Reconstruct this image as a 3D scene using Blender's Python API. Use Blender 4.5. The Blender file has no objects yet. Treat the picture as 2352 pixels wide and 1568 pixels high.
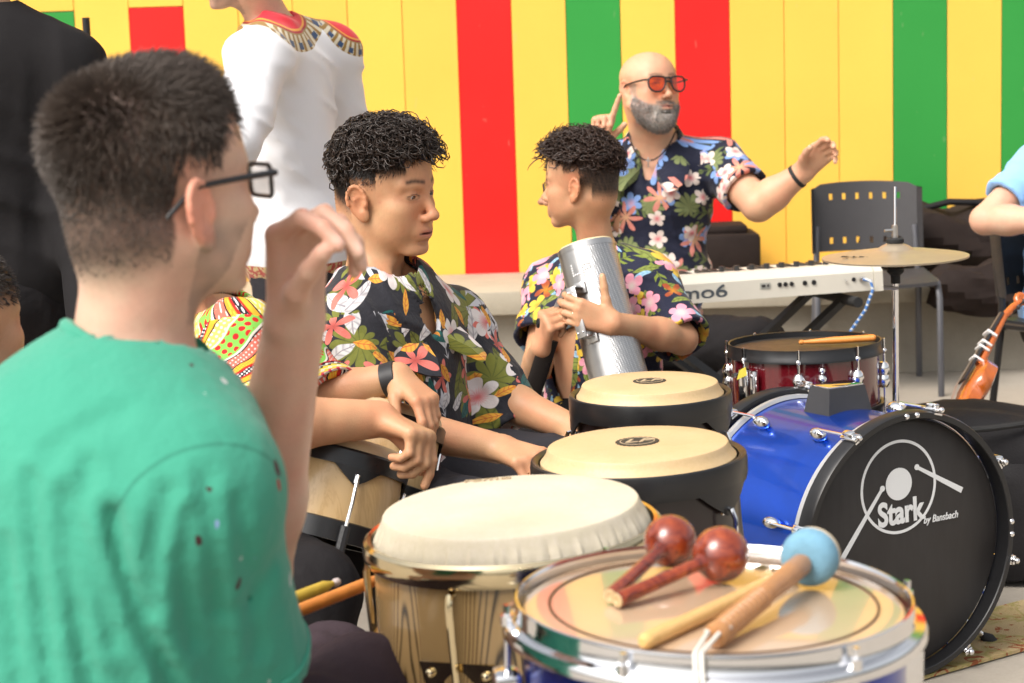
import bpy, bmesh, math, random
import numpy as np
from mathutils import Vector, Matrix, Quaternion
R = math.radians
sc = bpy.context.scene
col = sc.collection
# ------------------------------------------------------------------ camera
FPX = 4573.0            # focal length in units of a 2352-wide frame
CAM = Vector((0, 0, 1.40))
PITCH, ROLL = R(8.57), 0.032
Fw = Vector((0, math.cos(PITCH), -math.sin(PITCH)))
R0 = Vector((1, 0, 0)); U0 = R0.cross(Fw)
Rt = R0 * math.cos(ROLL) - U0 * math.sin(ROLL)
Up = U0 * math.cos(ROLL) + R0 * math.sin(ROLL)
def at(x, y, D):        # a point of the place: frame position (2352 x 1568) and distance in metres
    return CAM + D * (Fw + ((x - 1176) / FPX) * Rt - ((y - 784) / FPX) * Up)
def ground(x, y, z=0.0):
    d = at(x, y, 1) - CAM
    return CAM + d * ((z - CAM.z) / d.z)
cd = bpy.data.cameras.new('camera'); cam = bpy.data.objects.new('camera', cd); col.objects.link(cam)
cd.sensor_width = 36; cd.lens = 36 * FPX / 2352; cd.clip_start = .05; cd.clip_end = 500
cam.matrix_world = Matrix(((Rt.x, Up.x, -Fw.x, CAM.x), (Rt.y, Up.y, -Fw.y, CAM.y), (Rt.z, Up.z, -Fw.z, CAM.z), (0, 0, 0, 1)))
cd.dof.use_dof = True; cd.dof.focus_distance = 3.75; cd.dof.aperture_fstop = 8.0
sc.camera = cam
# ------------------------------------------------------------------ light
wd = bpy.data.worlds.new('World'); sc.world = wd; wd.use_nodes = True
nt = wd.node_tree; nt.nodes.clear()
sky = nt.nodes.new('ShaderNodeTexSky'); sky.sky_type = 'NISHITA'; sky.sun_disc = False
SUN_EL, SUN_AZ = R(50), R(228)     # azimuth clockwise from +Y: behind the camera to the left
sky.sun_elevation = SUN_EL; sky.sun_rotation = SUN_AZ; sky.dust_density = 6; sky.air_density = 1.0; sky.ozone_density = .6
hs = nt.nodes.new('ShaderNodeHueSaturation'); hs.inputs['Saturation'].default_value = .22
bg = nt.nodes.new('ShaderNodeBackground'); bg.inputs['Strength'].default_value = .15
wo = nt.nodes.new('ShaderNodeOutputWorld')
nt.links.new(sky.outputs[0], hs.inputs['Color']); nt.links.new(hs.outputs[0], bg.inputs[0]); nt.links.new(bg.outputs[0], wo.inputs[0])
sd = bpy.data.lights.new('sun', 'SUN'); sun = bpy.data.objects.new('sun', sd); col.objects.link(sun)
sd.energy = 1.45; sd.angle = R(32); sd.color = (1, .91, .80)
sdir = Vector((math.sin(SUN_AZ) * math.cos(SUN_EL), math.cos(SUN_AZ) * math.cos(SUN_EL), math.sin(SUN_EL)))
sun.rotation_euler = sdir.to_track_quat('Z', 'Y').to_euler(); sun.location = (-3, -3, 6)
sc.view_settings.view_transform = 'Standard'; sc.view_settings.look = 'None'
sc.view_settings.exposure = 0.72; sc.view_settings.gamma = 1
sc.render.engine = 'CYCLES'
sc.cycles.use_denoising = True; sc.cycles.max_bounces = 6; sc.cycles.transparent_max_bounces = 6
sc.cycles.caustics_reflective = False; sc.cycles.caustics_refractive = False
# ------------------------------------------------------------------ helpers
def tag(o, label=None, cat=None, group=None, kind=None):
    if label: o['label'] = label
    if cat: o['category'] = cat
    if group: o['group'] = group
    if kind: o['kind'] = kind
    return o
def empty(name, loc, label=None, cat=None, group=None):
    o = bpy.data.objects.new(name, None); col.objects.link(o); o.location = loc; o.empty_display_size = .1
    return tag(o, label, cat, group)
def rot_to(axis, ref=None):
    z = Vector(axis).normalized()
    r = Vector(ref) if ref is not None else (Vector((1, 0, 0)) if abs(z.x) < .9 else Vector((0, 1, 0)))
    x = (r - z * r.dot(z)).normalized(); y = z.cross(x)
    return Matrix((x, y, z)).transposed()
def frame(o, axis=(0, 0, 1), ref=None):
    m = rot_to(axis, ref).to_4x4(); m.translation = Vector(o); return m
class MB:
    """collects shapes for ONE mesh; coordinates are in the world"""
    def __init__(s): s.v = []; s.f = []
    def add(s, vs, fs):
        n = len(s.v); s.v += [tuple(v) for v in vs]; s.f += [tuple(i + n for i in f) for f in fs]; return s
    def lathe(s, prof, M=Matrix(), seg=48, a0=0, a1=2 * math.pi, cap=True, rf=None):
        full = abs(a1 - a0) > 6.28; n = seg if full else seg + 1
        vs = []; fs = []
        for r, z in prof:
            for i in range(n):
                a = a0 + (a1 - a0) * i / seg; rr = rf(r, z, a) if rf else r
                vs.append(M @ Vector((rr * math.cos(a), rr * math.sin(a), z)))
        for j in range(len(prof) - 1):
            for i in range(seg):
                k = (i + 1) % n
                fs.append((j * n + i, j * n + k, (j + 1) * n + k, (j + 1) * n + i))
        if cap and full and prof[0] != prof[-1]:
            if prof[0][0] > 1e-5: fs.append(tuple(range(n - 1, -1, -1)))
            if prof[-1][0] > 1e-5: fs.append(tuple((len(prof) - 1) * n + i for i in range(n)))
        return s.add(vs, fs)
    def tube(s, pts, r, seg=8, closed=False, cap=True, flat=None):
        pts = [Vector(p) for p in pts]; n = len(pts); rs = r if isinstance(r, (list, tuple)) else [r] * n
        vs = []; fs = []; prev = None
        for i, p in enumerate(pts):
            if closed: t = pts[(i + 1) % n] - pts[i - 1]
            else: t = pts[min(i + 1, n - 1)] - pts[max(i - 1, 0)]
            t = t.normalized() if t.length > 1e-9 else Vector((0, 0, 1))
            if prev is None: x = rot_to(t).col[0].copy()
            else: x = prev - t * prev.dot(t); x = x.normalized() if x.length > 1e-6 else rot_to(t).col[0].copy()
            prev = x; y = t.cross(x); fl = flat or 1
            for k in range(seg):
                a = 2 * math.pi * k / seg; vs.append(p + rs[i] * (math.cos(a) * x + math.sin(a) * y * fl))
        m = n if closed else n - 1
        for i in range(m):
            j = (i + 1) % n
            for k in range(seg):
                l = (k + 1) % seg; fs.append((i * seg + k, i * seg + l, j * seg + l, j * seg + k))
        if cap and not closed:
            fs.append(tuple(range(seg - 1, -1, -1))); fs.append(tuple((n - 1) * seg + k for k in range(seg)))
        return s.add(vs, fs)
    def box(s, c, size, M=None, bev=0.0):
        bm = bmesh.new(); bmesh.ops.create_cube(bm, size=1)
        for v in bm.verts: v.co = Vector((v.co.x * size[0], v.co.y * size[1], v.co.z * size[2]))
        if bev: bmesh.ops.bevel(bm, geom=bm.edges[:], offset=bev, segments=2, affect='EDGES', profile=.5)
        T = Matrix.Translation(Vector(c)) if M is None else M @ Matrix.Translation(Vector(c))
        bm.verts.ensure_lookup_table(); bm.verts.index_update()
        s.add([T @ v.co for v in bm.verts], [[v.index for v in f.verts] for f in bm.faces]); bm.free(); return s
    def ball(s, c, rad, seg=16, rings=10, M=None):
        rad = rad if isinstance(rad, (tuple, list)) else (rad,) * 3
        T = M or Matrix(); prof = []
        vs = []; fs = []
        for j in range(rings + 1):
            th = math.pi * j / rings
            for i in range(seg):
                a = 2 * math.pi * i / seg
                vs.append(T @ (Vector(c) + Vector((rad[0] * math.sin(th) * math.cos(a), rad[1] * math.sin(th) * math.sin(a), -rad[2] * math.cos(th)))))
        for j in range(rings):
            for i in range(seg):
                k = (i + 1) % seg; fs.append((j * seg + i, j * seg + k, (j + 1) * seg + k, (j + 1) * seg + i))
        return s.add(vs, fs)
    def prism(s, poly, M, h):
        n = len(poly)
        vs = [M @ Vector((x, y, 0)) for x, y in poly] + [M @ Vector((x, y, h)) for x, y in poly]
        fs = [tuple(range(n - 1, -1, -1)), tuple(range(n, 2 * n))] + [(i, (i + 1) % n, n + (i + 1) % n, n + i) for i in range(n)]
        return s.add(vs, fs)
    def build(s, name, m, parent=None, smooth=True, ang=35):
        me = bpy.data.meshes.new(name)
        o = Vector((0, 0, 0))
        if parent is None and s.v:
            a = np.array(s.v); o = Vector(((a[:, 0].min() + a[:, 0].max()) / 2, (a[:, 1].min() + a[:, 1].max()) / 2, a[:, 2].min()))
        elif parent is not None: o = world_loc(parent)
        me.from_pydata([tuple(Vector(v) - o) for v in s.v], [], s.f); me.validate(); me.update()
        bm = bmesh.new(); bm.from_mesh(me); bmesh.ops.recalc_face_normals(bm, faces=bm.faces); bm.to_mesh(me); bm.free()
        if smooth:
            me.shade_smooth(); me.set_sharp_from_angle(angle=R(ang))
        me.materials.append(m)
        ob = bpy.data.objects.new(name, me); col.objects.link(ob)
        if parent is None: ob.location = o
        else: ob.parent = parent
        return ob
def world_loc(o):
    p = Vector((0, 0, 0))
    while o is not None: p = p + o.location; o = o.parent
    return p
# ------------------------------------------------------------------ node helpers
class NT:
    def __init__(s, m): s.t = m.node_tree; s.n = s.t.nodes; s.l = s.t.links
    def put(s, sock, v):
        if v is None: return
        if isinstance(v, bpy.types.NodeSocket): s.l.new(v, sock)
        else: sock.default_value = v
    def m(s, op, a, b=None, c=None, clamp=False):
        n = s.n.new('ShaderNodeMath'); n.operation = op; n.use_clamp = clamp
        for i, v in enumerate((a, b, c)): s.put(n.inputs[i], v)
        return n.outputs[0]
    def vm(s, op, a, b=None, out=0):
        n = s.n.new('ShaderNodeVectorMath'); n.operation = op
        s.put(n.inputs[0], a)
        if b is not None: s.put(n.inputs[1], b)
        return n.outputs[out]
    def sep(s, v):
        n = s.n.new('ShaderNodeSeparateXYZ'); s.l.new(v, n.inputs[0]); return n.outputs
    def comb(s, x, y, z=0.0):
        n = s.n.new('ShaderNodeCombineXYZ')
        for i, v in enumerate((x, y, z)): s.put(n.inputs[i], v)
        return n.outputs[0]
    def mix(s, f, a, b, mode='MIX'):
        n = s.n.new('ShaderNodeMix'); n.data_type = 'RGBA'; n.blend_type = mode
        s.put(n.inputs[0], f); s.put(n.inputs[6], c4(a)); s.put(n.inputs[7], c4(b)); return n.outputs[2]
    def noise(s, v, scale, detail=3, rough=.55, out=0, dist=0):
        n = s.n.new('ShaderNodeTexNoise'); s.put(n.inputs['Vector'], v); n.inputs['Scale'].default_value = scale
        n.inputs['Detail'].default_value = detail; n.inputs['Roughness'].default_value = rough; n.inputs['Distortion'].default_value = dist
        return n.outputs[out]
    def ramp(s, f, stops, interp='LINEAR'):
        n = s.n.new('ShaderNodeValToRGB'); n.color_ramp.interpolation = interp; e = n.color_ramp.elements
        while len(e) < len(stops): e.new(.5)
        for i, (p, c) in enumerate(stops): e[i].position = p; e[i].color = c4(c)
        s.put(n.inputs[0], f); return n.outputs[0]
    def obj(s): return s.tc('Object')
    def tc(s, k): n = s.n.new('ShaderNodeTexCoord'); return n.outputs[k]
    def geo(s, k='Position'): n = s.n.new('ShaderNodeNewGeometry'); return n.outputs[k]
    def attr(s, name, out='Color'): n = s.n.new('ShaderNodeAttribute'); n.attribute_name = name; return n.outputs[out]
    def uv(s): n = s.n.new('ShaderNodeUVMap'); n.uv_map = 'uv'; return n.outputs[0]
    def map(s, v, loc=(0, 0, 0), rot=(0, 0, 0), scale=(1, 1, 1)):
        n = s.n.new('ShaderNodeMapping'); s.put(n.inputs[0], v); n.inputs[1].default_value = loc; n.inputs[2].default_value = rot; n.inputs[3].default_value = scale; return n.outputs[0]
    def bump(s, h, strength=.3, dist=.002):
        n = s.n.new('ShaderNodeBump'); s.put(n.inputs['Height'], h); n.inputs['Strength'].default_value = strength; n.inputs['Distance'].default_value = dist; return n.outputs[0]
def c4(c):
    if isinstance(c, (tuple, list)) and len(c) == 3: return (c[0], c[1], c[2], 1)
    return c
def srgb(r, g, b):
    f = lambda u: (u / 255 / 12.92) if u / 255 <= .04045 else ((u / 255 + .055) / 1.055) ** 2.4
    return (f(r), f(g), f(b))
def base_mat(name, rough=.5, metal=0.0, coat=0.0, spec=.5, sheen=0.0, trans=0.0):
    m = bpy.data.materials.new(name); m.use_nodes = True; t = NT(m)
    b = t.n['Principled BSDF']
    b.inputs['Roughness'].default_value = rough; b.inputs['Metallic'].default_value = metal
    b.inputs['Coat Weight'].default_value = coat; b.inputs['Coat Roughness'].default_value = .06
    b.inputs['Specular IOR Level'].default_value = spec; b.inputs['Sheen Weight'].default_value = sheen
    b.inputs['Transmission Weight'].default_value = trans
    return m, t, b
def pmat(name, c, rough=.5, metal=0.0, var=.12, nscale=12, bump=0.0, bscale=60, coat=0.0, spec=.5, sheen=0.0, rvar=.12):
    """plain paint / plastic / metal with uneven colour, gloss and fine relief"""
    m, t, b = base_mat(name, rough, metal, coat, spec, sheen)
    o = t.obj(); n1 = t.noise(o, nscale, 4)
    f = t.m('SUBTRACT', n1, .5)
    fac = t.m('ADD', t.m('MULTIPLY', f, var * 2), 1.0)
    t.put(b.inputs['Base Color'], t.mix(1.0, c, t.comb(fac, fac, fac), 'MULTIPLY'))
    t.put(b.inputs['Roughness'], t.m('ADD', t.m('MULTIPLY', t.m('SUBTRACT', t.noise(o, nscale * 2.3, 5), .5), rvar * 2), rough, clamp=True))
    if bump: t.put(b.inputs['Normal'], t.bump(t.noise(o, bscale, 4), bump, .003))
    return m
M = {}
M['chrome'] = pmat('chrome', (.82, .82, .83), .1, 1.0, var=.05, nscale=25, rvar=.08)
M['gold'] = pmat('gold_plate', (.72, .6, .38), .14, 1.0, var=.12, nscale=30, rvar=.1)
M['black_metal'] = pmat('black_enamel', (.012, .012, .013), .33, 0, var=.2, nscale=20, spec=.5)
M['black_plastic'] = pmat('black_plastic', (.02, .02, .022), .45, 0, var=.2, nscale=30, bump=.15, bscale=180)
M['black_cloth'] = pmat('black_nylon', (.012, .011, .012), .75, 0, var=.3, nscale=8, bump=.4, bscale=140, sheen=.0, spec=.25)
M['rubber'] = pmat('rubber', (.015, .015, .015), .8, 0, var=.2)
M['steel'] = pmat('brushed_steel', (.5, .49, .48), .34, 1.0, var=.08, nscale=14, rvar=.1)
M['white_print'] = pmat('white_print', (.72, .73, .73), .6, var=.06)
M['dark_print'] = pmat('dark_print', (.03, .028, .022), .6, var=.3)
# ================================================================== SETTING
def concrete(name, c, scale=1.0, stain=.35):
    m, t, b = base_mat(name, .85, spec=.3)
    p = t.geo(); big = t.noise(p, 1.6 * scale, 5, .6); fine = t.noise(p, 90 * scale, 3); mid = t.noise(p, 9 * scale, 5, .65)
    k = t.m('ADD', t.m('ADD', t.m('MULTIPLY', big, stain), t.m('MULTIPLY', mid, .25)), t.m('MULTIPLY', fine, .18))
    k = t.m('ADD', k, 1 - (stain + .43) / 2)
    t.put(b.inputs['Base Color'], t.mix(1.0, c, t.comb(k, k, t.m('MULTIPLY', k, .97)), 'MULTIPLY'))
    t.put(b.inputs['Normal'], t.bump(t.m('ADD', fine, mid), .35, .003)); return m
M['floor'] = concrete('floor_concrete', (.33, .295, .255))
M['bench'] = concrete('bench_concrete', (.29, .262, .22), 1.3, .5)
M['benchtop'] = concrete('bench_slab', (.37, .33, .265), 1.6, .5)
g = MB(); g.add([(-60, -40, 0), (60, -40, 0), (60, 60, 0), (-60, 60, 0)], [(0, 1, 2, 3)])
fl = g.build('ground', M['floor'], None, False); tag(fl, 'pale grey concrete floor under the musicians', kind='structure')
# wall of coloured panels
WY = at(1130, 622, 8.71).y
PW = (at(2047, 300, 8.6) - at(1050, 300, 8.6)).x / 8
X0 = at(1058, 300, 8.6).x          # left edge of the red panel in the middle
BZ = .40
def paint(name, c):
    m, t, b = base_mat(name, .42, spec=.4)
    p = t.obj(); n = t.noise(p, 2.2, 5, .6); f = t.noise(p, 140, 2); sp = t.noise(t.map(p, scale=(9, 9, 3)), 3, 2)
    k = t.m('ADD', t.m('ADD', t.m('MULTIPLY', n, .14), t.m('MULTIPLY', f, .06)), .9)
    oi = t.n.new('ShaderNodeObjectInfo'); k = t.m('MULTIPLY', k, t.m('ADD', t.m('MULTIPLY', oi.outputs['Random'], .09), .955)); k2 = t.m('GREATER_THAN', sp, .72)
    t.put(b.inputs['Base Color'], t.mix(t.m('MULTIPLY', k2, .12), t.mix(1.0, c, t.comb(k, k, k), 'MULTIPLY'), (.5, .42, .3)))
    t.put(b.inputs['Roughness'], t.m('ADD', t.m('MULTIPLY', n, .2), .34))
    t.put(b.inputs['Normal'], t.bump(t.m('ADD', t.m('MULTIPLY', n, 3), f), .12, .003)); return m
M['yellow'] = paint('yellow_paint', srgb(242, 188, 78)); M['red'] = paint('red_paint', srgb(226, 26, 22)); M['green'] = paint('green_paint', srgb(44, 142, 58))
wall = empty('striped_panel_wall', (0, WY, 0), 'wall of upright yellow, red and green painted panels behind the bench', 'wall')
bk = MB(); bk.box((X0 + PW, WY + .12, 2.0), (PW * 44, .16, 4.0)); bk.build('backing', pmat('wall_backing', (.05, .045, .03), .9), wall, False)
cols = {0: 'red', 2: 'green', 4: 'red', 8: 'green', 10: 'green', -6: 'red', -8: 'green', 13: 'red', -11: 'red', 15: 'green', -14: 'green', 18: 'red', -17: 'red'}
top1 = at(110, 29, 8.6).z; top2 = at(362, 18, 8.6).z
for i in range(-20, 22):
    c = cols.get(i, 'yellow'); x = X0 + (i + .5) * PW; segs = [(BZ - .05, 3.9, c)]
    if i == -8: segs = [(BZ - .05, top1, c), (top1 + .004, 3.9, 'yellow')]
    if i == -6: segs = [(BZ - .05, top2, c), (top2 + .004, 3.9, 'yellow')]
    for a, z, cc in segs:
        p = MB(); p.box((x, WY + .02 + .001 * ((i * 7) % 3), (a + z) / 2), (PW - .0026, .035, z - a), bev=.0015); p.build('panel', M[cc], wall, False)
# bench
bn = empty('concrete_bench', (X0, WY - .3, 0), 'long low concrete bench running along the foot of the striped wall', 'bench')
BF = at(1130, 665, 8.05).y
p = MB(); p.box((X0 + 1, (BF + WY) / 2, BZ - .048), (11, WY - BF, .096), bev=.006); p.build('slab', M['benchtop'], bn, True)
p = MB(); p.box((X0 + 1, (BF + .1 + WY) / 2 - .02, (BZ - .096) / 2), (10.96, WY - BF - .1, BZ - .098)); p.build('base', M['bench'], bn, False)
# rug
ra = ground(2130, 1562); rb = ground(2352, 1499); rd = (rb - ra); rd.z = 0; rd.normalize(); rn = Vector((-rd.y, rd.x, 0))
def rugmat():
    m, t, b = base_mat('rug_weave', .95, spec=.1)
    p = t.geo(); n = t.noise(p, 7, 3, .5, dist=1.2); n2 = t.noise(p, 16, 3, .6, dist=2); f = t.noise(p, 260, 2)
    c = t.ramp(n, [(0, (.42, .3, .13)), (.42, (.5, .38, .19)), (.5, (.33, .3, .1)), (.56, (.52, .4, .22)), (1, (.5, .36, .2))])
    c = t.mix(t.m('GREATER_THAN', n2, .6), c, (.3, .07, .03)); c = t.mix(t.m('MULTIPLY', f, .5), c, (.25, .17, .08))
    t.put(b.inputs['Base Color'], c); t.put(b.inputs['Normal'], t.bump(f, .8, .004)); return m
p = MB(); s = ra - rd * 1.6; e = ra + rd * 2.2; w = (ground(2352, 1387) - rb).dot(rn)
p.prism([(0, 0), ((e - s).length, 0), ((e - s).length, w), (0, w)], Matrix(((rd.x, rn.x, 0, s.x), (rd.y, rn.y, 0, s.y), (0, 0, 1, .004), (0, 0, 0, 1))), .008)
rug = p.build('rug', rugmat(), None, False); tag(rug, 'flat tan rug with faded red and olive pattern under the bass drum', 'rug')

# ================================================================== DRUMS
def skinmat(name, c, edge=.0, rough=.45):
    m, t, b = base_mat(name, rough, spec=.4)
    p = t.obj(); n = t.noise(p, 14, 5, .6); f = t.noise(p, 220, 3)
    k = t.m('ADD', t.m('ADD', t.m('MULTIPLY', n, .2), t.m('MULTIPLY', f, .16)), .82)
    g_ = t.noise(p, 5.5, 4, .65); sm = t.m('MULTIPLY', t.m('SUBTRACT', g_, .48, clamp=True), 1.5, clamp=True)
    t.put(b.inputs['Base Color'], t.mix(sm, t.mix(1.0, c, t.comb(k, k, t.m('MULTIPLY', k, k)), 'MULTIPLY'), [q * .72 for q in c] + [1]))
    t.put(b.inputs['Normal'], t.bump(f, .15, .001)); return m
def text_mesh(txt, size, M4, mat, name, parent, bold=0.0, depth=.0006, align='CENTER', shear=0.0, sx=1.0):
    cu = bpy.data.curves.new('lettering', 'FONT'); cu.body = txt; cu.size = size; cu.align_x = align; cu.align_y = 'CENTER'
    cu.extrude = depth; cu.offset = bold; cu.shear = shear
    to = bpy.data.objects.new('lettering_source', cu); col.objects.link(to)
    me = bpy.data.meshes.new_from_object(to); bpy.data.objects.remove(to); bpy.data.curves.remove(cu)
    o = Vector((0, 0, 0)) if parent is None else world_loc(parent)
    S = Matrix.Diagonal((sx, 1, 1, 1)); me.transform(Matrix.Translation(-o) @ M4 @ S)
    me.materials.clear(); me.materials.append(mat)
    ob = bpy.data.objects.new(name, me); col.objects.link(ob); ob.parent = parent; return ob
def emblem(F, r, parent):
    p = MB(); n = 72
    p.lathe([(r, .0020), (r, .0030), (0, .0032)], F, n, rf=lambda q, z, a: q * (1 + .035 * math.sin(a * 24)) if q > 0 else 0); e = p.build('emblem', M['dark_print'], parent)
    p = MB(); p.lathe([(r * .82, .0030), (r * .82, .0036), (r * .77, .0036), (r * .77, .0030)], F, 48, cap=False); p.build('ring_mark', M['emb'], e)
    text_mesh('LP', r * .95, F @ Matrix.Translation((0, 0, .0036)), M['emb'], 'letters', e, bold=.0006, shear=.3, sx=1.35)
M['emb'] = pmat('emblem_print', (.42, .32, .2), .6)
def hook(F, a, r0, z0, z1, rr, sm, parent, mat=None, bow=.012):
    c, s = math.cos(a), math.sin(a)
    P = lambda r, z: F @ Vector((r * c, r * s, z))
    p = MB(); p.tube([P(r0 - .012, z0 - .006), P(r0 - .004, z0 + .004), P(r0 + .006, z0 + .002), P(r0 + bow, z0 - .012), P(r0 + bow, z0 - .05), P(r0 + bow * .9, (z0 + z1) / 2), P(sm, z1 + .03), P(sm, z1)], rr, 8)
    return p.build('tuning_hook', mat or M['chrome'], parent)
def conga(name, top, axis, Rr, H, label, style, mats, nlug=6, lug0=0.2):
    """top = middle of the playing head; Rr = rim radius; H = height of the drum"""
    axis = Vector(axis).normalized(); F = frame(top, axis, (1, 0, 0))
    base = Vector(top) - axis * H
    root = empty(name, (base.x, base.y, 0), label, 'drum', 'congas')
    hs, rimm, shellm, hw = mats
    Rh = Rr * (.925 if style == 'black' else .945); hh = .034 if style == 'gold' else .022
    prof = [(0, .002), (Rh * .6, .001), (Rh * .885, -.0005), (Rh * .903, -.0016), (Rh * .913, -.0042), (Rh * .92, -.0085), (Rh * .95, -.02 if hh > .03 else -.016), (Rh * .985, -hh), (Rh * .99, -hh - .02)]
    p = MB(); wr = (lambda r, z, a: r * (1 + (.009 * math.sin(a * 73 + 1.5 * math.sin(a * 7)) + .006 * math.sin(a * 41 + 2)) * min(1, (-z - .008) / .012)) if (z < -.0081 and r > 0) else r) if style == 'gold' else None
    p.lathe(prof, F, 192, cap=False, rf=wr); hd = p.build('head', hs, root, ang=22)
    z0 = -hh
    if style == 'black':
        def rf(r, z, a): return r
        prof = [(Rr * .985, z0 + .004), (Rr, z0 + .002), (Rr * 1.01, z0 - .006), (Rr * 1.008, z0 - .028), (Rr * .995, z0 - .036), (Rr * .93, z0 - .036), (Rr * .93, z0 - .02), (Rr * .935, z0), (Rr * .965, z0 + .003), (Rr * .985, z0 + .004)]
        p = MB(); p.lathe(prof, F, 96, cap=False)
        for k in range(nlug):
            a = lug0 + 2 * math.pi * k / nlug; n = 10; w = .42
            vs = []; fs = []
            for i in range(n + 1):
                u = -1 + 2 * i / n; d = max(0, 1 - abs(u) * 1.15) ** .8
                for r2, zz in ((Rr * 1.006, z0 - .024), (Rr * 1.0, z0 - .032 - .042 * d), (Rr * .975, z0 - .032 - .042 * d), (Rr * .975, z0 - .024)):
                    vs.append(F @ Vector((r2 * math.cos(a + u * w), r2 * math.sin(a + u * w), zz)))
            for i in range(n):
                for q in range(4): fs.append((i * 4 + q, i * 4 + (q + 1) % 4, i * 4 + 4 + (q + 1) % 4, i * 4 + 4 + q))
            p.add(vs, fs)
        p.build('rim', rimm, root)
        emblem(F, Rr * .2, hd)
        for k in range(nlug): hook(F, lug0 + 2 * math.pi * k / nlug, Rr * .995, z0 - .066, -.25, .0042, Rr * 1.03, root, M['chrome'], .012)
    else:
        prof = [(Rr * .95, z0 + .006), (Rr * .975, z0 + .007), (Rr, z0 + .003), (Rr * 1.012, z0 - .006), (Rr * 1.008, z0 - .015), (Rr * .985, z0 - .022), (Rr * .955, z0 - .022), (Rr * .95, z0 + .006)]
        p = MB(); p.lathe(prof, F, 128, cap=False); p.build('rim', rimm, root)
        for k in range(nlug):
            a = lug0 + 2 * math.pi * k / nlug; c, s = math.cos(a), math.sin(a)
            P = lambda r, z: F @ Vector((r * c, r * s, z))
            hk = hook(F, a, Rr * .965, z0 - .03, -.235, .0046, Rr * 1.0, root, hw, .010)
            G = frame(P(Rr * .98, -.19), F.to_3x3() @ Vector((c, s, 0)), F.to_3x3() @ Vector((-s, c, 0)))
            p = MB(); p.prism([(-.05, .045), (.05, .045), (.03, -.055), (-.03, -.055)], G @ Matrix.Translation((0, 0, -.008)), .006)
            p.box((0, -.01, .008), (.026, .03, .024), G, .003); p.ball((.036, .032, .0), .006, 10, 6, G); p.ball((-.036, .032, .0), .006, 10, 6, G); p.build('side_plate', hw, root)
            p = MB(); p.tube([P(Rr * 1.0, -.232), P(Rr * 1.0, -.262)], .0085, 6); p.build('nut', M['black_plastic'] if k % 2 == 0 else hw, root)
        text_mesh('remo', .018, F @ Matrix.Translation((-.03, Rr * .75, .0015)), M['emb'], 'print', hd, shear=.2, sx=1.6)
    Rs = Rr * (.955 if style == 'gold' else .93)
    hw_ = H
    prof = [(Rs * .985, z0 - .012), (Rs * 1.0, -.12), (Rs * 1.06, -.26), (Rs * 1.075, -.36), (Rs * 1.03, -.5), (Rs * .9, -.66), (Rs * .78, -H + .03), (Rs * .77, -H)]
    if H < .5: prof = [(Rs * .985, z0 - .012), (Rs * 1.0, -.1), (Rs * 1.04, -.2), (Rs * 1.02, -.3), (Rs * .98, -H)]
    prof2 = [prof[0]]
    for a, b in zip(prof[:-1], prof[1:]):
        for q in range(1, 5): prof2.append((a[0] + (b[0] - a[0]) * q / 4, a[1] + (b[1] - a[1]) * q / 4))
    p = MB(); p.lathe(prof2, F, 96); p.build('shell', shellm, root, ang=60)
    return root, F
def zebra():
    m, t, b = base_mat('zebra_wood', .22, coat=.5)
    p = t.obj(); s = t.sep(p)
    ang = t.m('ARCTAN2', s[1], s[0])
    u = t.m('MULTIPLY', ang, 3.1); w = t.noise(t.comb(t.m('MULTIPLY', ang, 1.6), s[2], 0.0), 2.3, 2, .5)
    arch = t.m('POWER', t.m('ABSOLUTE', t.m('SUBTRACT', t.m('FRACT', t.m('ADD', t.m('MULTIPLY', ang, 1.45), .18)), .5)), 2.0)
    h = t.m('ADD', t.m('ADD', t.m('MULTIPLY', s[2], 5.5), t.m('MULTIPLY', arch, 22)), t.m('MULTIPLY', w, 2.2))
    ring = t.m('SINE', t.m('MULTIPLY', h, 16.0)); ring = t.m('POWER', t.m('ADD', t.m('MULTIPLY', ring, .5), .5), 5.0)
    g2 = t.noise(t.comb(t.m('MULTIPLY', ang, 60), t.m('MULTIPLY', s[2], 4), 0.0), 1.0, 3)
    c = t.mix(t.m('MULTIPLY', g2, .5), (.52, .34, .145), (.38, .225, .09)); c = t.mix(t.m('MULTIPLY', ring, .97), c, (.035, .022, .012))
    t.put(b.inputs['Base Color'], c); return m
def sunburst():
    m, t, b = base_mat('sunburst_lacquer', .3, coat=.25)
    s = t.sep(t.obj()); n = t.noise(t.obj(), 5, 3)
    f = t.m('ADD', t.m('MULTIPLY', s[2], 1.0), t.m('MULTIPLY', n, .06))
    c = t.ramp(f, [(.3, (.20, .055, .02)), (.5, (.15, .026, .012)), (.62, (.06, .013, .010)), (.70, (.016, .008, .008)), (1, (.01, .007, .008))])
    t.put(b.inputs['Base Color'], c); return m
def lightwood(name='ash_wood', c1=(.62, .42, .2), c2=(.5, .31, .13), sc_=1.0):
    m, t, b = base_mat(name, .35, coat=.25)
    p = t.map(t.obj(), scale=(9 * sc_, 9 * sc_, 1.2)); n = t.noise(p, 3, 5, .6, dist=.6); w = t.m('POWER', t.m('ADD', t.m('MULTIPLY', t.m('SINE', t.m('MULTIPLY', n, 42)), .5), .5), 3)
    t.put(b.inputs['Base Color'], t.mix(t.m('MULTIPLY', w, .55), c1, c2)); return m
M['cream_skin'] = skinmat('cream_skin', (.66, .585, .44), rough=.5); M['tan_skin'] = skinmat('tan_skin', (.58, .415, .225)); M['pale_skin'] = skinmat('pale_skin', (.62, .47, .28))
M['zebra'] = zebra(); M['burst'] = sunburst(); M['ash'] = lightwood()
conga('conga_drum', at(1172, 1157, 2.45), (-.05, -.01, 1), .184, .80, 'cream headed conga with gilt rim and dark striped wood shell', 'gold', (M['cream_skin'], M['gold'], M['zebra'], M['gold']), 5, -2.0)
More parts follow.
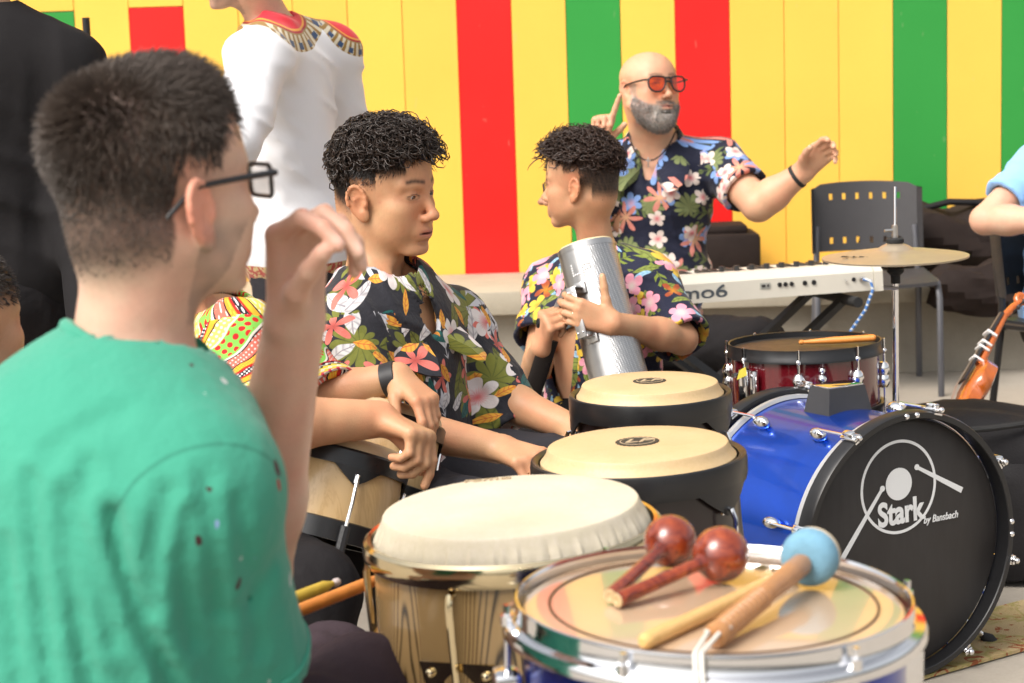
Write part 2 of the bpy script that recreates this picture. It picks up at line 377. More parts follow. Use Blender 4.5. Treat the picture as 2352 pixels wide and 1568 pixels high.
conga('conga_drum', at(1464, 1017, 3.05), (-.03, 0, 1), .165, .77, 'nearer of the two dark brown congas, black rim, tan head', 'black', (M['tan_skin'], M['black_metal'], M['burst'], None), 5, -.72)
conga('conga_drum', at(1492, 877, 3.69), (-.012, 0, 1), .150, .75, 'farther of the two dark brown congas, standing before the bass drum', 'black', (M['tan_skin'], M['black_metal'], M['burst'], None), 5, -.55)
# ---- bongos
def bongo():
    n0 = at(795, 1012, 3.30); n1 = at(905, 932, 3.50)
    axis = (at(795, 1012, 3.30) - at(752, 1180, 3.28)).normalized()
    c = (n0 + n1) / 2; root = empty('bongo_drums', (c.x, c.y, c.z - .2), 'pair of pale wood bongos with black rims held under two hands', 'drum')
    for top, Rr, hgt in ((n0, .115, .155), (n1, .100, .155)):
        F = frame(top, axis, (1, 0, 0))
        p = MB(); p.lathe([(0, .002), (Rr * .78, .0), (Rr * .84, -.003), (Rr * .88, -.009), (Rr * .93, -.024), (Rr * .94, -.04)], F, 96, cap=False); hd = p.build('head', M['pale_skin'], root)
        if top is n1: emblem(F, .026, hd)
        z0 = -.022
        p = MB(); p.lathe([(Rr * .97, z0 + .002), (Rr, z0 - .002), (Rr * 1.005, z0 - .026), (Rr * .93, z0 - .026), (Rr * .93, z0 - .004), (Rr * .97, z0 + .002)], F, 80, cap=False)
        lugs = [-1.18 + 2 * math.pi * k / 4 for k in range(4)]
        for a in lugs:
            vs = []; fs = []; n = 10; w = .38
            for i in range(n + 1):
                u = -1 + 2 * i / n; d = max(0, 1 - abs(u) * 1.1) ** .8
                for r2, zz in ((Rr * 1.004, z0 - .02), (Rr * .995, z0 - .025 - .030 * d), (Rr * .96, z0 - .025 - .030 * d), (Rr * .96, z0 - .02)):
                    vs.append(F @ Vector((r2 * math.cos(a + u * w), r2 * math.sin(a + u * w), zz)))
            for i in range(n):
                for q in range(4): fs.append((i * 4 + q, i * 4 + (q + 1) % 4, i * 4 + 4 + (q + 1) % 4, i * 4 + 4 + q))
            p.add(vs, fs)
        p.build('rim', M['black_metal'], root)
        p = MB(); p.lathe([(Rr * .91, z0 - .01), (Rr * .95, -.07), (Rr * .955, -.11), (Rr * .94, -hgt)], F, 80); p.build('shell', M['ash'], root)
        p = MB(); p.lathe([(Rr * .945, -hgt + .02), (Rr * .985, -hgt + .018), (Rr * .985, -hgt - .014), (Rr * .9, -hgt - .014)], F, 80, cap=False); p.build('base_ring', M['black_metal'], root)
        for a in lugs:
            c_, s_ = math.cos(a), math.sin(a); P = lambda r, z: F @ Vector((r * c_, r * s_, z))
            p = MB(); p.tube([P(Rr * .98, z0 - .05), P(Rr * 1.0, z0 - .036), P(Rr * 1.045, z0 - .038), P(Rr * 1.055, z0 - .06), P(Rr * 1.08, -.105), P(Rr * 1.06, -.14), P(Rr * 1.05, -hgt - .002)], .0034, 8); p.build('tuning_hook', M['chrome'], root)
            p = MB(); p.tube([P(Rr * 1.05, -hgt + .012), P(Rr * 1.05, -hgt - .03)], .0085, 8); p.ball(P(Rr * 1.05, -hgt - .034), .0085, 10, 6); p.build('nut', M['black_plastic'], root)
    F0 = frame((n0 + n1) / 2 - axis * .09, axis, (n1 - n0)); p = MB(); p.box((0, 0, 0), (.08, .07, .06), F0, .006); p.build('joining_block', M['black_plastic'], root)
    return root
bongo()
# ---- chrome rimmed drum in front
def bluemat(name, c, flake=.5):
    m, t, b = base_mat(name, .26, metal=.8, coat=.45)
    n = t.noise(t.obj(), 3, 4, .6, dist=1.5); f = t.noise(t.obj(), 500, 2)
    k = t.m('ADD', t.m('ADD', t.m('MULTIPLY', n, .9), t.m('MULTIPLY', f, flake)), .25)
    t.put(b.inputs['Base Color'], t.mix(1.0, c, t.comb(k, k, k), 'MULTIPLY')); return m
M['blue_shell'] = bluemat('blue_shell_wrap', (.012, .04, .36)); M['bass_blue'] = bluemat('bass_blue_wrap', (.006, .085, .62))
def clearhead():
    m, t, b = base_mat('coated_head', .12, spec=.6, coat=.9)
    b.inputs['Coat Roughness'].default_value = .035; b.inputs['Coat IOR'].default_value = 1.5
    n = t.noise(t.obj(), 9, 5); k = t.m('ADD', t.m('MULTIPLY', n, .2), .85)
    t.put(b.inputs['Base Color'], t.mix(1.0, (.54, .385, .25), t.comb(k, k, k), 'MULTIPLY')); return m
M['clear_head'] = clearhead()
def front_drum():
    top = at(1637, 1384, 1.95); axis = Vector((.02, -.01, 1)).normalized(); F = frame(top, axis, (1, 0, 0)); Rr = .199
    root = empty('side_drum', (top.x, top.y, 0), 'blue drum with bright chrome hoop carrying the maracas and beater', 'drum')
    p = MB(); p.lathe([(0, 0), (Rr * .86, 0), (Rr * .925, -.002), (Rr * .95, -.007), (Rr * .955, -.02)], F, 128, cap=False); hd = p.build('head', M['clear_head'], root)
    p = MB(); p.lathe([(.1615, .0003), (.1615, .0012), (.1588, .0012), (.1588, .0003)], F, 128, cap=False); p.build('printed_ring', pmat('ring_print', (.07, .03, .015), .4), hd)
    text_mesh('EVANS', .018, F @ Matrix.Translation((.092, .108, .0008)) @ Matrix.Rotation(-.5, 4, 'Z'), pmat('head_print', (.12, .09, .02), .5), 'print', hd, shear=.2, sx=1.5)
    hp = [(Rr * .955, .006), (Rr * .962, .009), (Rr * .973, .0085), (Rr * .978, .004), (Rr * .978, -.006), (Rr * .985, -.009), (Rr * 1.028, -.0115), (Rr * 1.04, -.015), (Rr * 1.04, -.0235), (Rr * 1.028, -.026), (Rr * 1.0, -.024), (Rr * .964, -.010), (Rr * .958, -.002), (Rr * .955, .006)]
    p = MB(); p.lathe(hp, F, 160, cap=False); p.build('hoop', M['chrome'], root)
    p = MB(); p.lathe([(Rr * .94, -.01), (Rr * .94, -.36), (Rr * .0, -.36)], F, 128, cap=False); p.build('shell', M['blue_shell'], root)
    p = MB(); p.lathe([(Rr * .945, -.33), (Rr * 1.03, -.34), (Rr * 1.03, -.352), (Rr * .98, -.375), (Rr * .94, -.375)], F, 96, cap=False); p.build('bottom_hoop', M['chrome'], root)
    for k in range(6):
        a = -math.pi / 2 + R(2 + 62 * (k - .5)) if k in (0, 1) else R([0, 0, 12, 62, 118, 187][k])
        c, s = math.cos(a), math.sin(a); P = lambda r, z: F @ Vector((r * c, r * s, z))
        p = MB(); p.tube([P(Rr * 1.022, .0), P(Rr * 1.022, -.075)], .0032, 8); p.tube([P(Rr * 1.022, -.012), P(Rr * 1.022, -.002)], .0062, 8); p.tube([P(Rr * 1.022, -.002), P(Rr * 1.022, .008)], .0036, 4); p.build('tension_rod', M['chrome'], root)
        if k > 1:
            G = frame(P(Rr * .985, -.082), F.to_3x3() @ Vector((c, s, 0)), F.to_3x3() @ Vector((-s, c, 0)))
            p = MB(); p.box((0, 0, .008), (.034, .05, .028), G, .006); p.build('lug', M['chrome'], root)
        else:
            G = frame(P(Rr * .96, -.13), F.to_3x3() @ Vector((c, s, 0)), F.to_3x3() @ Vector((-s, c, 0)))
            p = MB(); p.box((0, 0, .006), (.03, .05, .024), G, .006); p.build('lug', M['chrome'], root)
    for k in range(3):
        a = R(30 + 120 * k); c, s = math.cos(a), math.sin(a)
        p = MB(); p.tube([F @ Vector((Rr * .97 * c, Rr * .97 * s, -.3)), (top.x + Rr * 1.0 * c, top.y + Rr * 1.0 * s, .03), (top.x + Rr * 1.1 * c, top.y + Rr * 1.1 * s, .012)], .006, 8); p.build('leg', M['chrome'], root)
    return F
FD = front_drum()
def onhead(x, y, h):      # a point h above the playing head of the chrome rimmed drum, seen at that place
    n = FD.to_3x3() @ Vector((0, 0, 1)); o = FD.translation + n * h
    d = at(x, y, 1) - CAM; return CAM + d * ((o - CAM).dot(n) / d.dot(n))
def maraca_mat():
    m, t, b = base_mat('lacquered_gourd', .26, coat=.7)
    n = t.noise(t.obj(), 38, 6, .7, dist=1.0); n2 = t.noise(t.obj(), 16, 3)
    c = t.ramp(n, [(.3, (.02, .006, .006)), (.45, (.17, .022, .008)), (.6, (.3, .05, .012)), (.75, (.42, .12, .03))])
    t.put(b.inputs['Base Color'], t.mix(t.m('MULTIPLY', t.m('GREATER_THAN', n2, .6), .5), c, (.03, .01, .01))); return m
M['gourd'] = maraca_mat(); M['end_wood'] = lightwood('cut_wood', (.6, .44, .24), (.3, .18, .08), 5)
def maraca(bx, by, r, ex, ey, label):
    c = onhead(bx, by, r + .001) if r else None
    tip = onhead(ex, ey, .0095)
    d = (tip - c).normalized(); root = empty('maraca', (c.x, c.y, c.z - r), label, 'maraca', 'pair of maracas')
    F = frame(c, d); L = (tip - c).length
    p = MB(); pr = []
    for j in range(25):
        th = math.pi * j / 24; pr.append((max(r * math.sin(th) * (1 + .03 * math.cos(th)), 1e-6), -r * 1.02 * math.cos(th)))
    p.lathe(pr, F, 40, cap=False); p.build('gourd', M['gourd'], root)
    p = MB(); p.lathe([(.0098, r * .93), (.0082, r * 1.08), (.0066, r * 1.3), (.0072, L * .7), (.0080, L - .002), (.0076, L)], F, 20); h = p.build('handle', M['gourd'], root)
    p = MB(); p.lathe([(.0074, L + .0002), (.007, L + .0012), (.004, L + .0012), (.0035, L + .0004), (0, L + .0004)], F, 20); p.build('end_grain', M['end_wood'], h)
maraca(1539, 1243, .0275, 1402, 1369, 'dark red lacquered maraca lying farther left, partly behind the other')
maraca(1655, 1273, .0285, 1418, 1378, 'reddish brown lacquered maraca lying in front of its pair')
def beater():
    r = .031; c = onhead(1862, 1278, .032); tip = onhead(1640, 1462, .013)
    d = (tip - c).normalized(); F = frame(c, d); L = (tip - c).length
    root = empty('drum_beater', (c.x, c.y, c.z - r), 'wooden beater with blue and cream foam head and white wrist cord', 'beater')
    p = MB(); p.lathe([(.004, .0185), (.014, .0185), (.0225, .0165), (.0275, .0115), (.0292, .004), (.0288, -.0045)], F, 40, cap=False); p.build('blue_half', pmat('blue_foam', (.15, .31, .42), .9, var=.25, nscale=60, bump=.5, bscale=300), root)
    p = MB(); p.lathe([(.0286, -.0044), (.0278, -.011), (.0235, -.0155), (.012, -.0175), (0, -.018)], F, 40, cap=False); p.build('cream_half', pmat('cream_foam', (.6, .5, .36), .9, var=.2, nscale=60, bump=.4, bscale=300), root)
    M['handle_wood'] = lightwood('beech_handle', (.42, .2, .075), (.3, .13, .05), 3)
    p = MB(); pr = [(.008, .018), (.0112, .026), (.0112, L * .3), (.0098, L * .45), (.0102, L * .5)]
    for k in range(11): z = L * (.52 + .041 * k); pr += [(.0088, z), (.0112, z + L * .008), (.0118, z + L * .02), (.0108, z + L * .033), (.0088, z + L * .039)]
    pr += [(.0122, L * .975), (.0105, L), (.005, L * 1.005)]
    p.lathe(pr, F, 28); p.build('handle', M['handle_wood'], root)
    p = MB(); a = c + d * (L * 1.0)
    b1 = onhead(1605, 1500, .02); o = b1 + Vector((.0, -.02, .004)); side = Vector((.0035, 0, 0))
    p.tube([c + d * L * .95 + Vector((-.012, 0, .002)), a + Vector((-.006, -.006, .006)), b1 - side, o - side * 1.4 + Vector((0, -.006, -.03)), o - side * 1.6 + Vector((0, -.004, -.075)), o - side + Vector((.004, -.002, -.13)), o + Vector((.002, -.002, -.155)), o + side + Vector((.002, -.002, -.13)), o + side * .6 + Vector((0, -.004, -.07)), o + side * .3 + Vector((0, -.006, -.03)), b1 + side * .6, a + Vector((.004, -.004, .004)), c + d * L * .95 + Vector((.01, 0, .004))], .0021, 8)
    p.build('cord', pmat('white_cord', (.7, .68, .62), .9, bump=.4, bscale=400), root)
beater()
def drumstick(a, b, r, mat, tipmat, name, label, taper=.8, group='drumsticks'):
    a = Vector(a); b = Vector(b); d = (b - a); L = d.length; F = frame(a, d)
    root = empty(name, (a + b) / 2, label, 'drumstick', group)
    p = MB(); p.lathe([(r * .55, 0), (r * .95, .004), (r, .01), (r, L * taper), (r * .55, L - .016), (r * .45, L - .011)], F, 16); p.build('shaft', mat, root)
    p = MB(); p.lathe([(r * .4, L - .013), (r * .68, L - .008), (r * .66, L - .003), (r * .35, L), (0, L)], F, 14); p.build('tip', tipmat, root)
M['stick_wood'] = lightwood('maple_stick', (.68, .43, .16), (.58, .34, .11), 2); M['orange_stick'] = pmat('orange_stick', (.62, .22, .04), .5, var=.35, nscale=40); M['yellow_stick'] = pmat('yellow_stick', (.62, .42, .05), .5, var=.3, nscale=60)
drumstick(onhead(1475, 1476, .008), onhead(1830, 1312, .0072), .0078, M['stick_wood'], M['stick_wood'], 'drumstick', 'pale maple drumstick lying under the beater handle on the drum')
drumstick(at(600, 1402, 2.4), at(780, 1334, 2.5), .0075, M['yellow_stick'], pmat('nylon_tip', (.6, .5, .48), .4), 'drumstick', 'yellow drumstick with white tip beside the green shirt sleeve')
drumstick(at(560, 1452, 2.42), at(905, 1316, 2.62), .0085, M['orange_stick'], M['orange_stick'], 'drumstick', 'orange drumstick with flaking paint below the yellow stick')
# ---- bass drum
def bass():
    C = at(2084, 1245, 4.28); C.z = .302; yaw = R(30)
    nrm = Vector((math.sin(yaw), -math.cos(yaw), .02)).normalized(); Rr = .293; Ld = .43
    F = frame(C, nrm, (math.cos(yaw), math.sin(yaw), 0))
    root = empty('bass_drum', (C.x, C.y, 0), 'blue bass drum with black front head lettered Stark', 'drum')
    p = MB(); p.lathe([(Rr * .93, -.02), (Rr * .93, -Ld)], F, 128, cap=False); p.build('shell', M['bass_blue'], root)
    def bhm():
        m, t, b = base_mat('black_bass_head', .4, spec=.35)
        n = t.noise(t.obj(), 4, 5, .6, dist=.5); n2 = t.noise(t.map(t.obj(), scale=(20, 20, 4)), 3, 3)
        k = t.m('ADD', t.m('MULTIPLY', n, .025), t.m('MULTIPLY', n2, .012))
        t.put(b.inputs['Base Color'], t.comb(t.m('ADD', k, .012), t.m('ADD', k, .009), t.m('ADD', k, .008))); t.put(b.inputs['Roughness'], t.m('ADD', t.m('MULTIPLY', n, .3), .28)); return m
    p = MB(); p.lathe([(0, -.012), (Rr * .9, -.012), (Rr * .93, -.016)], F, 128, cap=False); hd = p.build('front_head', bhm(), root)
    hoop = [(Rr * .945, .018), (Rr * .95, .02), (Rr * .99, .02), (Rr, .014), (Rr, -.016), (Rr * .99, -.02), (Rr * .95, -.02), (Rr * .945, .018)]
    p = MB(); p.lathe(hoop, F, 128, cap=False); p.build('front_hoop', M['black_metal'], root)
    p = MB(); p.lathe([(Rr * .95, -.026), (Rr * .962, -.03), (Rr * .962, -.042), (Rr * .935, -.045)], F, 128, cap=False); p.build('silver_band', pmat('silver_band', (.6, .6, .6), .35, .6), root)
    Bk = F @ Matrix.Translation((0, 0, -Ld)); p = MB(); p.lathe(hoop, Bk, 128, cap=False); p.build('back_hoop', M['black_metal'], root)
    p = MB(); p.lathe([(Rr * .95, .03), (Rr * .962, .034), (Rr * .962, .046), (Rr * .935, .049)], Bk, 128, cap=False); p.build('silver_band', pmat('silver_band', (.6, .6, .6), .35, .6), root)
    p = MB(); p.lathe([(0, -.004), (Rr * .93, -.004)], Bk, 64, cap=False); p.build('back_head', M['cream_skin'], root)
    for k in range(8):
        a = R(22.5 + 45 * k + 8); c, s = math.cos(a), math.sin(a)
        P = lambda r, z: F @ Vector((r * c, r * s, z))
        Rd = F.to_3x3() @ Vector((c, s, 0)); Td = F.to_3x3() @ Vector((-s, c, 0))
        for z0, sg in ((0, 1), (-Ld, -1)):
            p = MB(); G = frame(P(Rr * 1.0, z0), Rd, Td)
            p.box((0, 0, .004), (.022, .05, .008), G, .003); p.box((0, -.024 if False else 0, -.004), (.022, .046, .004), G)
            p.tube([P(Rr * 1.02, z0 + sg * .03), P(Rr * 1.02, z0 - sg * .1)], .0035, 8); p.ball(P(Rr * 1.02, z0 + sg * .03), .007, 10, 6); p.box((0, sg * 0, .012), (.014, .03, .012), G, .003); p.build('claw_hook', M['chrome'], root)
            p = MB(); G = frame(P(Rr * .94, z0 - sg * .115), Rd, Td); p.ball((0, 0, .008), (.014, .026, .017), 14, 8, G); p.build('lug', M['chrome'], root)
        if k % 2 == 1:
            for dd in (-.05, .05):
                q = F @ Vector((Rr * .972 * math.cos(a + dd + .25), Rr * .972 * math.sin(a + dd + .25), .019)); p = MB(); p.ball(q, .007, 10, 6); p.build('screw', M['chrome'], root)
    # tom mount on the shell
    t = F.to_3x3() @ Vector((0, 1, 0)); top = F @ Vector((.0, Rr * .93, -Ld * .52))
    G = frame(top, t, F.to_3x3() @ Vector((1, 0, 0)))
    p = MB(); p.add([G @ Vector(v) for v in ((-.062, -.045, -.012), (.062, -.045, -.012), (.062, .045, -.012), (-.062, .045, -.012), (-.05, -.034, .05), (.05, -.034, .05), (.05, .034, .05), (-.05, .034, .05))], [(0, 1, 2, 3), (4, 5, 6, 7), (0, 1, 5, 4), (1, 2, 6, 5), (2, 3, 7, 6), (3, 0, 4, 7)])
    tm = p.build('tom_mount', pmat('mount_grey', (.045, .045, .048), .5, .2), root, False); p = MB(); p.box((0, 0, .052), (.096, .064, .004), G, .001); p.build('top_plate', M['chrome'], tm)
    for sx, ang in ((1, -42), (-1, 222)):
        a = R(ang); c, s = math.cos(a), math.sin(a); q = F @ Vector((Rr * .95 * c, Rr * .95 * s, -.12)); o = F.to_3x3() @ Vector((c, s, 0)); e = Vector((q.x + o.x * .16, q.y + o.y * .16 - .03, .018))
        p = MB(); p.tube([q, e], .006, 10); sp = p.build('spur', M['chrome'], root); p = MB(); dd = (e - q).normalized(); p.tube([e - dd * .012, e + dd * .01, e + dd * .034], [.008, .017, .013], 12); p.build('rubber_foot', M['rubber'], sp)
    # lettering and emblem on the head
    L = F @ Matrix.Translation((-.012, .128, -.0112)) @ Matrix.Rotation(R(-3), 4, 'Z') @ Matrix.Diagonal((1.08, 1.05, 1, 1))
    def flat(nm, poly_fn, mat=M['white_print']): p = MB(); poly_fn(p); return p.build(nm, mat, hd)
    flat('emblem_ring', lambda p: p.lathe([(.0975, 0), (.0975, .0006), (.0915, .0006), (.0915, 0)], L, 72, cap=False))
    flat('emblem_disc', lambda p: p.lathe([(.0335, 0), (.0335, .0009), (0, .0009)], L @ Matrix.Translation((0, .006, 0)), 40))
    def st(a, b):
        def f(p):
            A = Vector((a[0], a[1], 0)); B = Vector((b[0], b[1], 0)); d = (B - A).normalized(); n = Vector((-d.y, d.x, 0)); w0, w1 = .0035, .0062
            p.prism([((A + n * w0).x, (A + n * w0).y), ((A - n * w0).x, (A - n * w0).y), ((B - n * w1).x, (B - n * w1).y), ((B + n * w1).x, (B + n * w1).y)], L, .0008)
            p.lathe([(.0062, 0), (.0062, .0009), (0, .0009)], L @ Matrix.Translation(A), 16)
        return f
    flat('emblem_stick', st((-.042, .0), (-.15, -.148))); flat('emblem_stick', st((.046, .037), (.168, -.022)))
    text_mesh('Stark', .068, L @ Matrix.Translation((.006, -.054, .0012)) @ Matrix.Rotation(R(4), 4, 'Z'), M['white_print'], 'lettering', hd, bold=.0022, sx=.82)
    text_mesh('by Bansbach', .0215, L @ Matrix.Translation((.112, -.074, .0012)) @ Matrix.Rotation(R(3), 4, 'Z'), M['white_print'], 'lettering', hd, shear=.25, sx=.86, bold=.0002)
bass()
# ---- red snare drum behind
def snare():
    top = at(1848, 794, 4.85); axis = Vector((-.015, .02, 1)).normalized(); F = frame(top, axis, (1, 0, 0)); Rr = .19; Hh = .155
    root = empty('snare_drum', (top.x, top.y, 0), 'dark red snare drum with black hoop on a low stand behind the bass drum', 'drum')
    p = MB(); p.lathe([(0, 0), (Rr * .94, -.001), (Rr * .95, -.006)], F, 96, cap=False); p.build('head', pmat('black_head', (.022, .02, .019), .42), root)
    for z0, sg, nm in ((0, 1, 'top_hoop'), (-Hh, -1, 'bottom_hoop')):
        p = MB(); p.lathe([(Rr * .955, z0 + .012 * sg), (Rr * .975, z0 + .013 * sg), (Rr * .98, z0 - .006 * sg), (Rr * 1.0, z0 - .012 * sg), (Rr * 1.0, z0 - .018 * sg), (Rr * .955, z0 - .017 * sg), (Rr * .955, z0 + .012 * sg)], F, 96, cap=False); p.build(nm, M['black_metal'], root)
    def rm():
        m, t, b = base_mat('red_lacquer', .1, coat=1.0)
        n = t.noise(t.map(t.obj(), scale=(30, 30, 1)), 3, 3); t.put(b.inputs['Base Color'], t.mix(n, (.13, .006, .01), (.07, .004, .008))); return m
    p = MB(); p.lathe([(Rr * .945, -.012), (Rr * .945, -Hh + .012)], F, 96); p.build('shell', rm(), root)
    for k in range(8):
        a = R(-103 + 45 * k); c, s = math.cos(a), math.sin(a); P = lambda r, z: F @ Vector((r * c, r * s, z))
        p = MB(); p.tube([P(Rr * 1.0, .016), P(Rr * 1.0, -.05)], .0032, 8); p.ball(P(Rr * 1.0, -.014), .007, 10, 6); p.build('tension_rod', M['chrome'], root); p = MB(); p.tube([P(Rr * 1.0, -Hh + .05), P(Rr * 1.0, -Hh - .014)], .0032, 8); p.build('tension_rod', M['chrome'], root)
        for zz, sg in ((-.05, -1), (-Hh + .045, 1)):
            p = MB(); p.lathe([(.0085, .006 * -sg), (.010, 0), (.0125, .012 * sg), (.009, .028 * sg), (.002, .036 * sg)] if False else [(.009, .008), (.0135, .002), (.0165, -.008), (.0125, -.024), (.006, -.032), (.002, -.036)], frame(P(Rr * .985, zz + (.014 if sg > 0 else 0)), F.to_3x3() @ Vector((0, 0, sg * -1 if sg > 0 else 1)), (1, 0, 0)), 14)
            p.build('lug', M['chrome'], root)
    a = R(-86); c, s = math.cos(a), math.sin(a)
    for zz, rr in ((-.035, .008), (-.055, .011), (-.088, .008)):
        p = MB(); p.ball(F @ Vector((Rr * .965 * c, Rr * .965 * s, zz)), rr, 12, 8); p.build('vent_fitting', M['chrome'], root)
    a = R(-145); c, s = math.cos(a), math.sin(a); G = frame(F @ Vector((Rr * .97 * c, Rr * .97 * s, -.075)), F.to_3x3() @ Vector((c, s, 0)), F.to_3x3() @ Vector((-s, c, 0)))
    p = MB(); p.box((0, 0, .012), (.03, .085, .02), G, .004); p.box((.03, -.01, .01), (.018, .1, .014), G, .003); p.tube([G @ Vector((-.0, .03, .03)), G @ Vector((0, .03, .05))], .006, 8); p.build('strainer', M['chrome'], root)
    b = Vector((top.x, top.y, 0))
    p = MB(); p.tube([b + Vector((0, 0, .14)), b + Vector((0, 0, top.z - Hh - .06))], .012, 12); p.build('stand_post', M['chrome'], root)
    for k in range(3):
        a = R(30 + 120 * k); d = Vector((math.cos(a), math.sin(a), 0))
        p = MB(); p.tube([b + Vector((0, 0, .3)), b + d * .24 + Vector((0, 0, .015))], .008, 8); p.build('stand_leg', M['chrome'], root)
        p = MB(); q = b + d * (Rr * .97); p.tube([b + Vector((0, 0, top.z - Hh - .08)), q + Vector((0, 0, top.z - Hh - .03)), q + d * .012 + Vector((0, 0, top.z - Hh + .012))], .007, 8); p.build('stand_arm', M['chrome'], root)
    n = axis
    def oh(x, y, h):
        o = top + n * h; d = at(x, y, 1) - CAM; return CAM + d * ((o - CAM).dot(n) / d.dot(n))
    drumstick(oh(2012, 775, .019), oh(1835, 786, .011), .0085, M['orange_stick'], M['orange_stick'], 'drumstick', 'orange drumstick resting across the black head of the red snare', .55)
    # yellow tag
    p = MB(); G2 = frame(at(1704, 858, 4.62), -Fw, (1, 0, 0)); p.prism([(-.012, -.014), (.012, -.004), (.009, .016), (-.006, .008)], G2, .001); p.build('tag', pmat('yellow_tag', (.6, .5, .05), .6), root, False)
snare()
# ---- hi-hat
def hihat():
    c = at(2056, 581, 4.9); root = empty('hi_hat', (c.x, c.y, 0), 'hi-hat with a worn bronze cymbal on a chrome stand', 'cymbal')
    F = frame(c, (-.012, .0, 1), (1, 0, 0)); r = .179
    def cym():
        m, t, b = base_mat('bronze_cymbal', .42, metal=.6)
        s = t.sep(t.obj()); rad = t.m('SQRT', t.m('ADD', t.m('MULTIPLY', s[0], s[0]), t.m('MULTIPLY', s[1], s[1])))
        gr = t.noise(t.comb(t.m('MULTIPLY', rad, 260), 0.0, 0.0), 1, 3); n = t.noise(t.obj(), 14, 5)
        t.put(b.inputs['Base Color'], t.mix(n, (.52, .43, .31), (.42, .335, .235))); t.put(b.inputs['Roughness'], t.m('ADD', t.m('MULTIPLY', n, .25), .28)); t.put(b.inputs['Normal'], t.bump(gr, .08, .001)); return m
    cm = cym()
    p = MB(); p.lathe([(.006, .026), (.02, .0245), (.034, .018), (.044, .011), (.05, .0085), (.1, .004), (r, -.008), (r, -.0095), (.1, .0025), (.05, .007), (.006, .024)], F, 96, cap=False); t = p.build('top_cymbal', cm, root)
    text_mesh('PAISTE', .03, F @ Matrix.Translation((-.086, -.062, .0022)) @ Matrix.Rotation(R(160), 4, 'Z'), M['dark_print'], 'print', t, sx=1.3, depth=.0004)
    p = MB(); p.lathe([(.006, -.034), (.03, -.03), (.05, -.02), (.1, -.016), (r, -.0105), (r, -.012), (.1, -.0175), (.05, -.022), (.03, -.032), (.006, -.036)], F, 96, cap=False); p.build('bottom_cymbal', cm, root)
    ctop = at(2056, 428, 4.9)
    p = MB(); p.tube([c + Vector((0, 0, -.05)), ctop], .0032, 10); p.build('pull_rod', M['chrome'], root)
    p = MB(); p.lathe([(.021, .026), (.022, .03), (.022, .035), (.018, .038)], F, 24); p.build('felt', M['rubber'], root)
    p = MB(); p.lathe([(.0075, .038), (.0075, .068), (.004, .07)], F, 16); p.tube([F @ Vector((0, 0, .057)), F @ Vector((-.026, -.004, .057))], .0036, 8); p.build('clutch', M['steel'], root)
    p = MB(); p.lathe([(.02, -.036), (.021, -.046), (.012, -.055), (.0115, -.075)], F, 20); p.build('seat_cup', M['rubber'], root)
    p = MB(); p.tube([c + Vector((0, 0, -.075)), Vector((c.x, c.y, .42))], .0085, 14); p.tube([Vector((c.x, c.y, .46)), Vector((c.x, c.y, .1))], .0115, 14); p.build('tube', M['chrome'], root)
    p = MB(); p.tube([Vector((c.x, c.y, .475)), Vector((c.x, c.y, .435))], .0155, 14); p.build('collar', M['chrome'], root)
    p = MB(); p.tube([c + Vector((-.03, -.006, -.085)), c + Vector((.006, -.008, -.086))], .0045, 8); p.build('wing_screw', M['steel'], root)
    for k in range(3):
        a = R(80 + 120 * k); d = Vector((math.cos(a), math.sin(a), 0)); b = Vector((c.x, c.y, 0))
        p = MB(); p.tube([b + Vector((0, 0, .26)), b + d * .26 + Vector((0, 0, .012))], .008, 8); p.build('leg', M['chrome'], root)
hihat()
